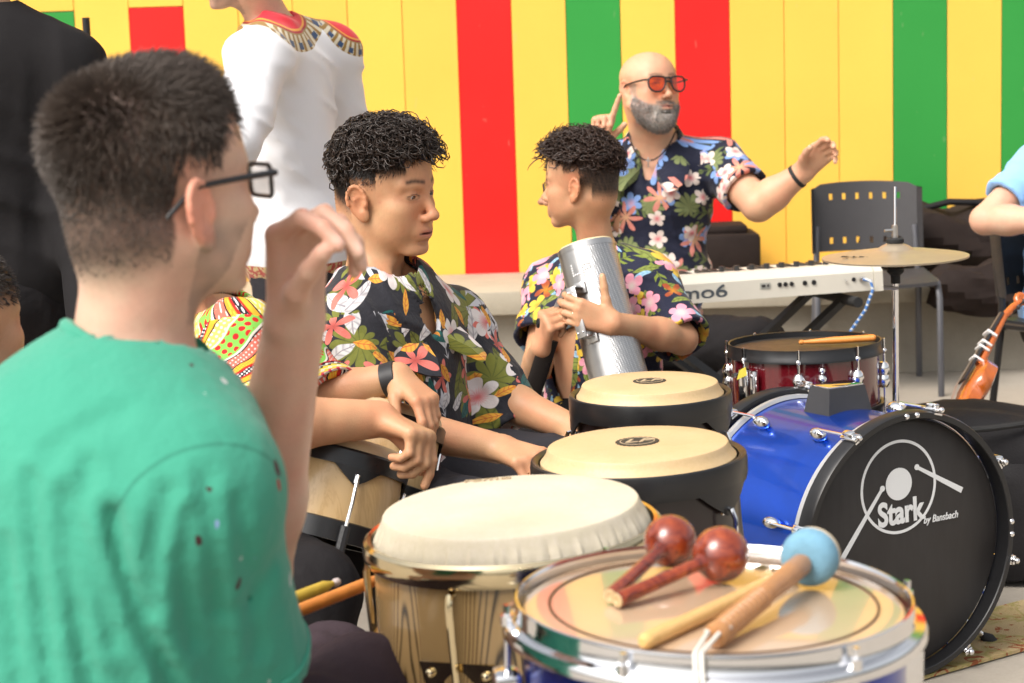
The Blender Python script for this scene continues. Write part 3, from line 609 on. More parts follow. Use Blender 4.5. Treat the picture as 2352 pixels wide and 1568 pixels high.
# ---- keyboard on its stand
def keyboard():
    pr = at(2028, 655, 6.15); pl_dir = Vector((-math.cos(R(17)), -math.sin(R(17)), 0)); L = 1.02
    o = pr; X = -pl_dir; Y = Vector((-X.y, X.x, 0)); Z = Vector((0, 0, 1))
    # X runs along the keyboard to its right end in view; Y goes away from the camera (towards the player)
    org = pr - X * L; org.z = at(1800, 655, 6.02).z - .045
    K = Matrix(((X.x, Y.x, 0, org.x), (X.y, Y.y, 0, org.y), (0, 0, .82, org.z + .006), (0, 0, 0, 1)))
    root = empty('keyboard', (org.x + X.x * L / 2, org.y + X.y * L / 2, org.z), 'cream synthesizer keyboard seen from behind, lettered mo6', 'keyboard')
    cream = pmat('cream_plastic', (.62, .585, .5), .45, var=.06, bump=.08, bscale=250)
    def prof(x0, x1, grow=0.0):
        pts = [(0 - grow, 0 - grow), (.006 - grow, .07), (.03, .1 + grow), (.16, .085 + grow), (.17, .056), (.34 + grow, .05 + grow), (.34 + grow, 0 - grow)]
        vs = [K @ Vector((x, y, z)) for x in (x0, x1) for y, z in pts]; n = len(pts)
        return vs, [tuple(range(n)), tuple(range(2 * n - 1, n - 1, -1))] + [(i, (i + 1) % n, n + (i + 1) % n, n + i) for i in range(n)]
    p = MB(); p.add(*prof(.03, L - .03)); p.build('body', cream, root, False)
    for x0, x1 in ((0, .028), (L - .028, L)):
        p = MB(); p.add(*prof(x0, x1, .004)); p.build('end_block', cream, root, False)
    wk = pmat('ivory_key', (.7, .66, .58), .35); n = 36; w = (L - .1) / n
    for i in range(n):
        p = MB(); p.box((.05 + (i + .5) * w, .255, .062), (w - .0012, .145, .016), K, .001); p.build('white_key', wk, root, False)
        if i % 7 not in (2, 6) and i < n - 1:
            p = MB(); p.box((.05 + (i + 1) * w, .225, .076), (.011, .095, .014), K, .001); p.build('black_key', M['black_plastic'], root, False)
    for i in range(9):
        p = MB(); q = K @ Vector((.52 + .05 * i, .09, .096)); p.tube([q, q + Vector((0, 0, .016))], .009, 10); p.build('knob', M['black_plastic'], root)
    # connectors on the rear
    Rf = Matrix(((X.x, 0, -Y.x, 0), (X.y, 0, -Y.y, 0), (0, 1, 0, 0), (0, 0, 0, 1)))
    def rear(x, z): m = Rf.copy(); m.translation = K @ Vector((x, .006 * z / .07 - .0012, z)); return m
    text_mesh('mo6', .055, rear(.425, .036), pmat('grey_print', (.07, .085, .1), .5), 'lettering', root, bold=.0006, sx=1.55)
    xs = lambda px: L - (2030 - px) / 470 * .645
    for px, r in ((1760, 0), (1777, .007), (1791, .007), (1806, .007), (1838, .0075), (1860, .0075), (1958, .0065)):
        if not r: continue
        p = MB(); p.lathe([(r, 0), (r, .003), (r * .55, .003), (r * .5, -.002)], rear(xs(px), .046), 16); p.build('socket', M['black_plastic'], root)
    p = MB(); p.box((0, 0, .001), (.034, .018, .002), rear(xs(1742), .046)); pl = p.build('port_plate', pmat('port_grey', (.4, .4, .36), .5), root); p = MB(); p.box((-.006, 0, .0025), (.012, .007, .002), rear(xs(1742), .046)); p.box((.009, 0, .0025), (.006, .007, .002), rear(xs(1742), .046)); p.build('port', M['black_plastic'], pl)
    p = MB(); p.tube([rear(xs(1937), .046) @ Vector((0, 0, 0)), rear(xs(1937), .046) @ Vector((0, -.004, .012))], .003, 8); p.build('switch', M['chrome'], root)
    p = MB(); p.box((0, 0, .006), (.016, .012, .014), rear(xs(1977), .048), .002); p.build('plug', M['chrome'], root)
    # blue cable
    a = rear(xs(1979), .046) @ Vector((0, 0, .012)); cb = MB()
    cb.tube([a, a + Vector((.018, -.02, -.004)), a + Vector((.022, -.03, -.03)), a + Vector((.0, -.03, -.09)), a + Vector((-.04, -.02, -.15)), a + Vector((-.1, 0, -.25)), a + Vector((-.18, .04, -.42)), Vector((a.x - .3, a.y + .1, .012)), Vector((a.x - .7, a.y + .2, .012))], .0048, 8)
    def cbm():
        m, t, b = base_mat('braided_cable', .7); s = t.sep(t.obj()); w_ = t.m('SINE', t.m('MULTIPLY', t.m('ADD', s[2], t.m('MULTIPLY', s[0], .5)), 320)); t.put(b.inputs['Base Color'], t.mix(t.m('GREATER_THAN', w_, .55), (.05, .16, .42), (.55, .56, .55))); return m
    o = cb.build('cable', cbm()); tag(o, 'blue and white braided cable hanging from the keyboard', 'cable')
    # stand
    st = empty('keyboard_stand', (root.location.x, root.location.y, 0), 'black folding cross stand under the cream keyboard', 'stand')
    zt = org.z - .006; x1, x2 = .22, L - .1
    for yy in (.07, .3):
        for xa, xb in ((x1, x2), (x2, x1)):
            p = MB(); off = .0 if xa < xb else .022
            A = K @ Vector((xa, yy + off, 0)); B = K @ Vector((xb, yy + off, 0)); A.z = .02; B.z = zt - .02
            p.tube([A, B], .017, 4); p.build('bar', M['black_metal'], st, False)
    for xx in (x1, x2):
        A = K @ Vector((xx, -.03, 0)); B = K @ Vector((xx, .36, 0)); A.z = B.z = zt - .018
        p = MB(); p.tube([A, B], .0165, 12); p.build('top_rail', M['rubber'], st)
        A.z = B.z = .02; p = MB(); p.tube([A, B], .016, 12); p.build('foot_rail', M['rubber'], st)
    return K
KB = keyboard()
# ---- chairs
def chair(base, yaw, label, scale=1.0, pm=None, fm=None):
    root = empty('stacking_chair', base, label, 'chair', 'black stacking chairs')
    T = Matrix.Translation(base) @ Matrix.Rotation(yaw, 4, 'Z') @ Matrix.Scale(scale, 4)      # local: front is -Y
    pm = pm or M['chair_plastic']; fm = fm or M['chair_frame']
    # back shell with slots: built as a grid of strips
    n = 26; W = .44; z0, z1 = .52, .785
    slotx = [-.135, -.081, -.027, .027, .081, .135]
    def pt(u, z, off): # u in -1..1
        x = u * W / 2; y = .205 + .05 * (1 - u * u) - (.05 if abs(u) > .93 else 0) * (abs(u) - .93) / .07 + (z - z0) * .16
        return T @ Vector((x, y + off, z))
    us = sorted(set([-1, -.97, -.93] + [-.9 + .1 * i for i in range(19)] + [.93, .97, 1] + [(sx + d) / (W / 2) for sx in slotx for d in (-.007, .007)]))
    zs = [z0, z0 + .03, z0 + .055, z0 + .13, z1 - .06, z1 - .035, z1 - .01, z1]
    vs = []; fs = []; idx = {}
    for off in (0, .012):
        for i, u in enumerate(us):
            for j, z in enumerate(zs):
                zz = z - (.02 * max(0, abs(u) - .8) / .2 if j == len(zs) - 1 else 0) + .012 * (1 - u * u) * (j == len(zs) - 1); idx[(off, i, j)] = len(vs); vs.append(pt(u, zz, off))
    hole = set()
    for i in range(len(us) - 1):
        mid = (us[i] + us[i + 1]) / 2 * W / 2
        for j in (1, 4):
            if any(abs(mid - sx) < .0065 for sx in slotx): hole.add((i, j))
    for i in range(len(us) - 1):
        for j in range(len(zs) - 1):
            if (i, j) in hole:
                for (a, b) in (((i, j), (i + 1, j)), ((i + 1, j), (i + 1, j + 1)), ((i + 1, j + 1), (i, j + 1)), ((i, j + 1), (i, j))):
                    fs.append((idx[(0,) + a], idx[(0,) + b], idx[(.012,) + b], idx[(.012,) + a]))
            else:
                fs.append((idx[(0, i, j)], idx[(0, i + 1, j)], idx[(0, i + 1, j + 1)], idx[(0, i, j + 1)])); fs.append((idx[(.012, i, j)], idx[(.012, i, j + 1)], idx[(.012, i + 1, j + 1)], idx[(.012, i + 1, j)]))
    ni, nj = len(us) - 1, len(zs) - 1
    for i in range(ni):
        for j in (0, nj): fs.append((idx[(0, i, j)], idx[(0, i + 1, j)], idx[(.012, i + 1, j)], idx[(.012, i, j)]))
    for j in range(nj):
        for i in (0, ni): fs.append((idx[(0, i, j)], idx[(0, i, j + 1)], idx[(.012, i, j + 1)], idx[(.012, i, j)]))
    p = MB(); p.add(vs, fs); p.build('backrest', pm, root, True, 50)
    p = MB(); q = []
    for i in range(9):
        for j in range(9):
            u, v = -1 + i / 4, -1 + j / 4; q.append(T @ Vector((u * .225, v * .21, .44 + .012 * (u * u) - .016 * max(0, -v - .5))))
    q2 = [v - Vector((0, 0, .014)) for v in q]; f = []
    for i in range(8):
        for j in range(8): a = i * 9 + j; f += [(a, a + 9, a + 10, a + 1), (81 + a, 81 + a + 1, 81 + a + 10, 81 + a + 9)]
    for i in range(8): f += [(i * 9, i * 9 + 81, i * 9 + 90, i * 9 + 9), (i * 9 + 8, i * 9 + 17, i * 9 + 98, i * 9 + 89), (i, i + 1, i + 82, i + 81), (72 + i, 153 + i, 154 + i, 73 + i)]
    p = MB(); p.add(q + q2, f); p.build('seat', pm, root)
    for sx in (-1, 1):
        P = lambda x, y, z: T @ Vector((x * sx, y, z))
        p = MB(); p.tube([P(.236, -.22, .0), P(.232, -.2, .38), P(.228, -.17, .432), P(.225, -.1, .438), P(.225, .16, .432)], .0125, 10); p.build('front_leg', fm, root)
        p = MB(); p.tube([P(.215, .25, .0), P(.205, .2, .4), P(.2, .2, .5), P(.195, .235, .62)], .0125, 10); p.build('back_leg', fm, root)
        p = MB(); p.tube([P(.226, .15, .432), P(.226, .2, .432)], .0145, 10); p.build('end_cap', M['rubber'], root)
    p = MB(); p.tube([T @ Vector((-.22, -.14, .425)), T @ Vector((.22, -.14, .425))], .011, 8); p.build('cross_bar', fm, root)
M['chair_plastic'] = pmat('chair_plastic', (.038, .036, .038), .55, var=.12, bump=.25, bscale=300); M['chair_frame'] = pmat('grey_frame', (.1, .1, .11), .4, .3)
cb = ground(2005, 890); chair(Vector((cb.x, cb.y, 0)), R(-4), 'empty dark grey stacking chair standing between keyboard and bench')
cb2 = at(2505, 900, 6.5); chair(Vector((cb2.x, cb2.y, 0)), R(28), 'black chair under the person in the light blue shirt', 1.0, M['black_plastic'], M['black_metal'])
# ---- bags
def softbox(p, c, size, M4=None, n=14, pw=5, noise=.012, seed=1, slump=0.0):
    rnd = random.Random(seed); ph = [rnd.uniform(0, 6) for _ in range(12)]
    T = Matrix.Translation(Vector(c)) @ (M4 or Matrix()); vs = []; fs = []
    for j in range(n + 1):
        th = math.pi * j / n
        for i in range(2 * n):
            a = math.pi * i / n
            d = Vector((math.sin(th) * math.cos(a), math.sin(th) * math.sin(a), -math.cos(th)))
            k = (abs(d.x) ** pw + abs(d.y) ** pw + abs(d.z) ** pw) ** (-1 / pw); v = d * k
            w = noise * (math.sin(v.x * 5 + ph[0] + v.z * 3) + math.sin(v.y * 7 + ph[1] + v.x * 4) + math.sin(v.z * 8 + ph[2] + v.x * 6))
            q = Vector((v.x * size[0] / 2 * (1 - slump * max(0, v.z)), v.y * size[1] / 2 * (1 - slump * max(0, v.z)), v.z * size[2] / 2)) + v * w
            vs.append(T @ q)
    for j in range(n):
        for i in range(2 * n):
            k = (i + 1) % (2 * n); fs.append((j * 2 * n + i, j * 2 * n + k, (j + 1) * 2 * n + k, (j + 1) * 2 * n + i))
    p.add(vs, fs)
def bags():
    c = at(2190, 640, 8.22); r = empty('gig_bag', (c.x, c.y, BZ), 'slumped dark brown bag lying on the bench near the blue shirt', 'bag')
    brown = pmat('brown_black_nylon', (.02, .013, .011), .8, var=.35, nscale=9, bump=.5, bscale=40, spec=.2)
    p = MB(); softbox(p, (c.x, WY - .31, BZ + .125), (.62, .5, .26), n=18, pw=4, noise=.014, seed=3, slump=.2); p.build('body', brown, r)
    p = MB(); softbox(p, (c.x + .1, BF - .06, BZ - .04), (.5, .16, .2), n=14, pw=3.5, noise=.01, seed=5); p.build('flap', brown, r)
    p = MB(); p.tube([(c.x - .1, WY - .4, BZ + .26), (c.x, WY - .42, BZ + .285), (c.x + .1, WY - .42, BZ + .28), (c.x + .2, WY - .4, BZ + .26)], .014, 8); p.build('handle', M['black_cloth'], r)
    c = at(1700, 562, 8.35); r = empty('amplifier_case', (c.x, c.y, BZ), 'small boxy dark case on the bench behind the bald man', 'case')
    p = MB(); p.box((c.x - .06, WY - .2, BZ + .085), (.3, .26, .17), bev=.02); p.build('body', brown, r); p = MB(); p.box((c.x - .06, WY - .2, BZ + .185), (.2, .2, .04), bev=.015); p.build('lid', brown, r)
    c = at(2300, 1130, 5.0); r = empty('instrument_case', (c.x, c.y, 0), 'large padded black case standing on the floor behind the bass drum', 'case')
    p = MB(); softbox(p, (c.x + .06, c.y + .15, .215), (.62, .34, .42), Matrix.Rotation(R(-12), 4, 'Z'), n=18, pw=6, noise=.006, seed=8); p.build('body', M['black_cloth'], r)
    p = MB(); softbox(p, (c.x + .14, c.y - .02, .17), (.42, .1, .3), Matrix.Rotation(R(-12), 4, 'Z'), n=14, pw=6, noise=.004, seed=9); p.build('pocket', M['black_cloth'], r)
    for z, rr in ((.415, .008), (.29, .006)):
        p = MB(); q = []
        for i in range(21):
            a = math.pi * (1 + i / 20); q.append((c.x + .06 + .31 * math.cos(a), c.y + .15 + .165 * math.sin(a) + .06 * math.cos(a), z + .02 * math.sin(i * .7) * .3))
        p.tube(q, rr, 8); p.build('piping', M['rubber'], r)
    p = MB(); p.tube([(c.x - .12, c.y - .02, .41), (c.x - .1, c.y - .03, .28), (c.x - .1, c.y - .03, .1)], .02, 8, flat=.25); p.build('strap', M['black_cloth'], r)
bags()
# ---- violin leaning by the right-hand chair
def violin():
    A = at(2222, 925, 5.72); B = at(2340, 700, 5.9); d = (B - A).normalized()
    ref = Vector((-.95, -.30, 0)); F = frame(A, d, ref)         # local x = out of the table (belly side), z = along the neck
    root = empty('violin', (A.x, A.y, 0), 'orange varnished violin with taped fingerboard leaning at the right edge', 'violin')
    L = (B - A).length
    def vm():
        m, t, b = base_mat('violin_varnish', .22, coat=.8); n = t.noise(t.map(t.obj(), scale=(30, 30, 4)), 3, 4); t.put(b.inputs['Base Color'], t.mix(n, (.52, .13, .015), (.36, .07, .01))); return m
    vmat = vm()
    # body outline (half widths along z)
    ol = [(-.19, .0), (-.187, .045), (-.17, .075), (-.14, .088), (-.11, .085), (-.085, .068), (-.06, .052), (-.035, .05), (-.015, .06), (.0, .076), (.03, .078), (.06, .07), (.085, .05), (.1, .022), (.103, .0)]
    zoff = .10
    full = [(w, z) for z, w in ol] + [(-w, z) for z, w in reversed(ol[1:-1])]
    p = MB(); G = F @ Matrix.Translation((0, 0, zoff - .055)); n = len(full)
    vs = [G @ Vector((x, w, z)) for x in (-.017, .017) for w, z in full]; f = [(i, (i + 1) % n, n + (i + 1) % n, n + i) for i in range(n)]
    vs += [G @ Vector((x + (.012 if x > 0 else -.012), w * .6, z * .8 - .01)) for x in (-.017, .017) for w, z in full]
    f += [(i, (i + 1) % n, 2 * n + (i + 1) % n, 2 * n + i) for i in range(n)] + [(n + i, n + (i + 1) % n, 3 * n + (i + 1) % n, 3 * n + i) for i in range(n)]
    f += [tuple(range(2 * n, 3 * n)), tuple(range(3 * n, 4 * n))]
    p.add(vs, f); p.build('body', vmat, root, ang=50)
    p = MB(); p.add([F @ Vector(v) for v in ((.03, -.012, L - .06), (.03, .012, L - .06), (.04, .02, .05), (.04, -.02, .05), (.037, -.012, L - .06), (.037, .012, L - .06), (.047, .02, .05), (.047, -.02, .05))], [(0, 1, 2, 3), (4, 5, 6, 7), (0, 1, 5, 4), (1, 2, 6, 5), (2, 3, 7, 6), (3, 0, 4, 7)]); p.build('fingerboard', M['black_plastic'], root, False)
    p = MB(); p.tube([F @ Vector((.02, 0, .13)), F @ Vector((.022, 0, L - .09)), F @ Vector((.022, 0, L - .05))], [.014, .0105, .01], 12); p.tube([F @ Vector((.022, 0, L - .06)), F @ Vector((.012, 0, L - .02)), F @ Vector((.0, 0, L + .01))], [.011, .012, .011], 12)
    q = []
    for i in range(22):
        a = i * .55; rr = .017 * (1 - i / 26); q.append(F @ Vector((-.0 + rr * math.sin(a), 0, L + .022 - rr * math.cos(a))))
    p.tube(q, [.011 - .0002 * i for i in range(22)], 10); p.build('neck', vmat, root, ang=60)
    tape = pmat('white_tape', (.7, .68, .66), .6)
    for z in (L * .36, L * .47, L * .52, L * .62):
        p = MB(); p.box((.034, 0, z), (.034, .036, .008), F, .002); p.build('tape', tape, root)
    for k in range(4):
        s = -1 if k % 2 else 1; z = L - .035 + .014 * k
        p = MB(); p.tube([F @ Vector((.006 - .003 * k, -.02 * s, z)), F @ Vector((.006 - .003 * k, .034 * s, z))], .003, 8); p.ball(F @ Vector((.006 - .003 * k, .038 * s, z)), (.006, .006, .008), 8, 6); p.build('peg', M['black_plastic'], root)
    for k in range(4):
        y = -.0075 + .005 * k; p = MB(); p.tube([F @ Vector((.039, y * .8, L - .06)), F @ Vector((.052, y, .03)), F @ Vector((.036, y, -.08))], .0006, 4); p.build('string', M['steel'], root)
violin()
# thin dark pole by the person in black
p = MB(); a = at(197, 40, 6.4); p.tube([Vector((a.x, a.y, 0.02)), a], .0125, 12); r = p.build('pole', M['black_metal']); tag(r, 'thin black pole rising behind the shoulder of the person in black', 'pole')
# ================================================================== PEOPLE: continuous surfaces grown from blended volumes
f32 = np.float32
class Vol:
    def __init__(s): s.p = []
    def rc(s, a, b, ra, rb, k=.02, op='u'):
        a = np.array(a, f32); b = np.array(b, f32); s.p.append(('rc', a, b - a, max(float((b - a) @ (b - a)), 1e-9), ra, rb, k, op)); return s
    def el(s, c, r, k=.02, op='u', rot=None):
        s.p.append(('el', np.array(c, f32), np.array(r, f32), None if rot is None else np.array(rot, f32), 0, 0, k, op)); return s
    def pl(s, o, n, k=.002):      # keep the side the normal points away from
        n = Vector(n).normalized(); s.p.append(('pl', np.array(o, f32), np.array(n, f32), 0, 0, 0, k, 'i')); return s
    def bx(s, c, h, rr, rot, k=.01, op='u'):
        s.p.append(('bx', np.array(c, f32), np.array(h, f32), np.array(rot, f32), rr, 0, k, op)); return s
def pd(p, P):
    t = p[0]
    if t == 'rc':
        q = P - p[1]; h = np.clip((q @ p[2]) / p[3], 0, 1); q = q - h[:, None] * p[2]
        return np.sqrt((q * q).sum(1)) - (p[4] + (p[5] - p[4]) * h)
    if t == 'el':
        q = P - p[1]
        if p[3] is not None: q = q @ p[3]
        a = q / p[2]; k0 = np.sqrt((a * a).sum(1)); a = a / p[2]; k1 = np.sqrt((a * a).sum(1)) + 1e-9
        return k0 * (k0 - 1) / k1
    if t == 'bx':
        q = np.abs((P - p[1]) @ p[3]) - p[2] + p[4]
        return np.sqrt((np.maximum(q, 0) ** 2).sum(1)) + np.minimum(q.max(1), 0) - p[4]
    return (P - p[1]) @ p[2]
def ev(prims, P, disp=None, shell=0.0):
    d = None; cuts = []
    for p in prims:
        k, op = p[6], p[7]
        if op == 'i' or (shell and op == 'c'): cuts.append(p); continue
        e = pd(p, P)
        if op == 'u':
            if d is None: d = e
            else: h = np.maximum(k - np.abs(d - e), 0) / k; d = np.minimum(d, e) - h * h * k * .25
        elif d is not None:
            e = -e; h = np.maximum(k - np.abs(d - e), 0) / k; d = np.maximum(d, e) + h * h * k * .25
    if d is None: d = np.full(len(P), 1, f32)
    if disp is not None: d = d - disp(P)
    if shell: d = np.maximum(d, -(d + shell))
    for p in cuts:
        e = pd(p, P) if p[7] == 'i' else -pd(p, P)
        d = np.maximum(d, e)
    return d.astype(f32)
def axis_pts(lo, hi, h, fine=()):
    x = lo; o = [lo]
    while x < hi:
        st = h
        for a, b, hf in fine:
            if a <= x <= b: st = min(st, hf)
            elif x < a: st = min(st, max(hf, (a - x) * .3 + hf))
        x += st; o.append(x)
    return np.array(o, f32)
def surf(V, h, fine=(), lo=None, hi=None, disp=None, shell=0.0, pad=.02):
    """surface nets over a grid that is finer round the points given in fine: (centre, radius, step)"""
    pr = V.p; L = []; H = []
    for p in pr:
        if p[7] != 'u': continue
        if p[0] == 'rc': a, b, r = p[1], p[1] + p[2], max(p[4], p[5]); L.append(np.minimum(a, b) - r); H.append(np.maximum(a, b) + r)
        else: r = float(np.max(p[2])); L.append(p[1] - r); H.append(p[1] + r)
    lo_ = np.min(L, 0) - pad if lo is None else np.array(lo); hi_ = np.max(H, 0) + pad if hi is None else np.array(hi)
    ax = [axis_pts(float(lo_[i]), float(hi_[i]), h, [(c[i] - r, c[i] + r, s) for c, r, s in fine]) for i in range(3)]
    n = [len(a) for a in ax]; G = np.full(n, 1.0, f32); B = 12
    st = [list(range(0, m - 1, B)) for m in n]
    cs = [np.array([(ax[d][i] + ax[d][min(i + B, n[d] - 1)]) / 2 for i in st[d]], f32) for d in range(3)]
    es = [np.array([(ax[d][min(i + B, n[d] - 1)] - ax[d][i]) for i in st[d]], f32) for d in range(3)]
    C = np.stack(np.meshgrid(*cs, indexing='ij'), -1).reshape(-1, 3); E = np.stack(np.meshgrid(*es, indexing='ij'), -1).reshape(-1, 3)
    IJ = np.stack(np.meshgrid(*[np.array(q) for q in st], indexing='ij'), -1).reshape(-1, 3)
    hd = .5 * np.sqrt((E * E).sum(1)) * 1.2 + .008
    DM = np.stack([np.full(len(C), -9, f32) if p[7] == 'i' else pd(p, C) - p[6] for p in pr], 1)
    dc = ev([p for p in pr if p[7] == 'u'] if shell else [p for p in pr if p[7] != 'i'], C)
    live = np.abs(dc + shell * .5) < hd * 1.15 + shell + (.02 if disp is not None else .004)
    for bi in range(len(C)):
        i, j, k = IJ[bi]; sl = (slice(i, i + B + 1), slice(j, j + B + 1), slice(k, k + B + 1))
        if not live[bi]:
            if dc[bi] < 0 and not shell: G[i:i + B, j:j + B, k:k + B] = -1
            continue
        keep = [p for q, p in enumerate(pr) if DM[bi, q] < hd[bi] * 1.3]
        X, Y, Z = ax[0][sl[0]], ax[1][sl[1]], ax[2][sl[2]]
        PX = np.stack(np.meshgrid(X, Y, Z, indexing='ij'), -1).reshape(-1, 3)
        G[sl] = ev(keep, PX, disp, shell).reshape(len(X), len(Y), len(Z))
    S = G < 0
    cnt = np.zeros([a - 1 for a in n], np.int8)
    for a in (0, 1):
        for b in (0, 1):
            for c in (0, 1): cnt += S[a:n[0] - 1 + a, b:n[1] - 1 + b, c:n[2] - 1 + c]
    act = (cnt > 0) & (cnt < 8); I = np.argwhere(act); idx = np.full(act.shape, -1, np.int32); idx[act] = np.arange(len(I))
    cor = np.array([(a, b, c) for a in (0, 1) for b in (0, 1) for c in (0, 1)])
    vals = np.stack([G[I[:, 0] + a, I[:, 1] + b, I[:, 2] + c] for a, b, c in cor], 1)
    lo3 = np.stack([ax[d][I[:, d]] for d in range(3)], 1); st3 = np.stack([ax[d][I[:, d] + 1] - ax[d][I[:, d]] for d in range(3)], 1)
    acc = np.zeros((len(I), 3), f32); w = np.zeros(len(I), f32)
    for a in range(8):
        for b in range(a + 1, 8):
            df = cor[b] - cor[a]
            if np.abs(df).sum() != 1: continue
            va, vb = vals[:, a], vals[:, b]; m = (va < 0) != (vb < 0)
            t = np.where(m, va / np.where(m, va - vb, 1), 0); acc += m[:, None] * (cor[a] + t[:, None] * df); w += m
    V3 = lo3 + acc / w[:, None] * st3
    F = []
    for d in range(3):
        e1, e2 = (d + 1) % 3, (d + 2) % 3
        sl0 = [slice(None)] * 3; sl1 = [slice(None)] * 3; sl0[d] = slice(0, n[d] - 1); sl1[d] = slice(1, n[d])
        for e in (e1, e2): sl0[e] = slice(1, n[e] - 1); sl1[e] = slice(1, n[e] - 1)
        A, Bv = S[tuple(sl0)], S[tuple(sl1)]
        ch = np.argwhere(A != Bv)
        if not len(ch): continue
        fl = A[ch[:, 0], ch[:, 1], ch[:, 2]]; ch = ch.copy(); ch[:, e1] += 1; ch[:, e2] += 1
        def ci(o1, o2): q = ch.copy(); q[:, e1] -= o1; q[:, e2] -= o2; return idx[q[:, 0], q[:, 1], q[:, 2]]
        Q = np.stack([ci(1, 1), ci(0, 1), ci(0, 0), ci(1, 0)], 1); Q[~fl] = Q[~fl][:, ::-1]; F.append(Q)
    F = np.concatenate(F) if F else np.zeros((0, 4), int); F = F[(F >= 0).all(1)]
    return V3, F
def surf_obj(name, V3, F, mat, parent, color=None, uv=None):
    me = bpy.data.meshes.new(name); o = np.array(world_loc(parent) if parent is not None else (0, 0, 0), f32)
    me.vertices.add(len(V3)); me.vertices.foreach_set('co', (V3 - o).astype(f32).ravel())
    me.loops.add(F.size); me.loops.foreach_set('vertex_index', F.ravel().astype(np.int32))
    me.polygons.add(len(F)); me.polygons.foreach_set('loop_start', np.arange(0, F.size, 4, dtype=np.int32)); me.polygons.foreach_set('loop_total', np.full(len(F), 4, np.int32))
    me.update(calc_edges=True); me.shade_smooth()
    if color is not None:
        a = me.color_attributes.new('Col', 'FLOAT_COLOR', 'POINT'); a.data.foreach_set('color', np.concatenate([color, np.ones((len(color), 1))], 1).astype(f32).ravel())
    if uv is not None:
        l = me.uv_layers.new(name='uv'); l.data.foreach_set('uv', uv.astype(f32).ravel())
    me.materials.append(mat); ob = bpy.data.objects.new(name, me); col.objects.link(ob); ob.parent = parent; return ob
def A(v): return np.array(v, f32)
def sstep(a, b, x): t = np.clip((x - a) / (b - a), 0, 1); return t * t * (3 - 2 * t)
def hashn(P, s, seed=0):      # cheap smooth noise in -1..1
    r = random.Random(seed); o = 0
    for _ in range(5):
        d = Vector((r.gauss(0, 1), r.gauss(0, 1), r.gauss(0, 1))).normalized() * s * r.uniform(.6, 1.5); o = o + np.sin(P @ A(d) + r.uniform(0, 6.3))
    return o / 3.2
# ---- head ---------------------------------------------------------------
def head_frame(o, yaw, pitch=0, roll=0, s=1.0):
    """yaw 0 faces the camera, +90 faces right in the picture, -90 left; pitch + looks up"""
    y = R(yaw); f = Vector((math.sin(y), -math.cos(y), 0)); l = Vector((math.cos(y), math.sin(y), 0)); u = Vector((0, 0, 1))
    q = Quaternion(l, -R(pitch)); f = q @ f; u = q @ u
    q = Quaternion(f, R(roll)); l = q @ l; u = q @ u
    H = Matrix(((f.x, l.x, u.x, 0), (f.y, l.y, u.y, 0), (f.z, l.z, u.z, 0), (0, 0, 0, 1))); H = H @ Matrix.Scale(s, 4); H.translation = Vector(o); return H
class HL:
    def __init__(s, V, H): s.V = V; s.H = H; s.s = H.to_scale().x; s.R = H.to_3x3() * (1 / s.s)
    def w(s, p): return s.H @ Vector(p)
    def el(s, c, r, k=.02, op='u', rot=None):
        m = s.R if rot is None else s.R @ rot
        s.V.el(s.w(c), [x * s.s for x in r], k * s.s, op, A(m))
    def rc(s, a, b, ra, rb, k=.02, op='u'): s.V.rc(s.w(a), s.w(b), ra * s.s, rb * s.s, k * s.s, op)
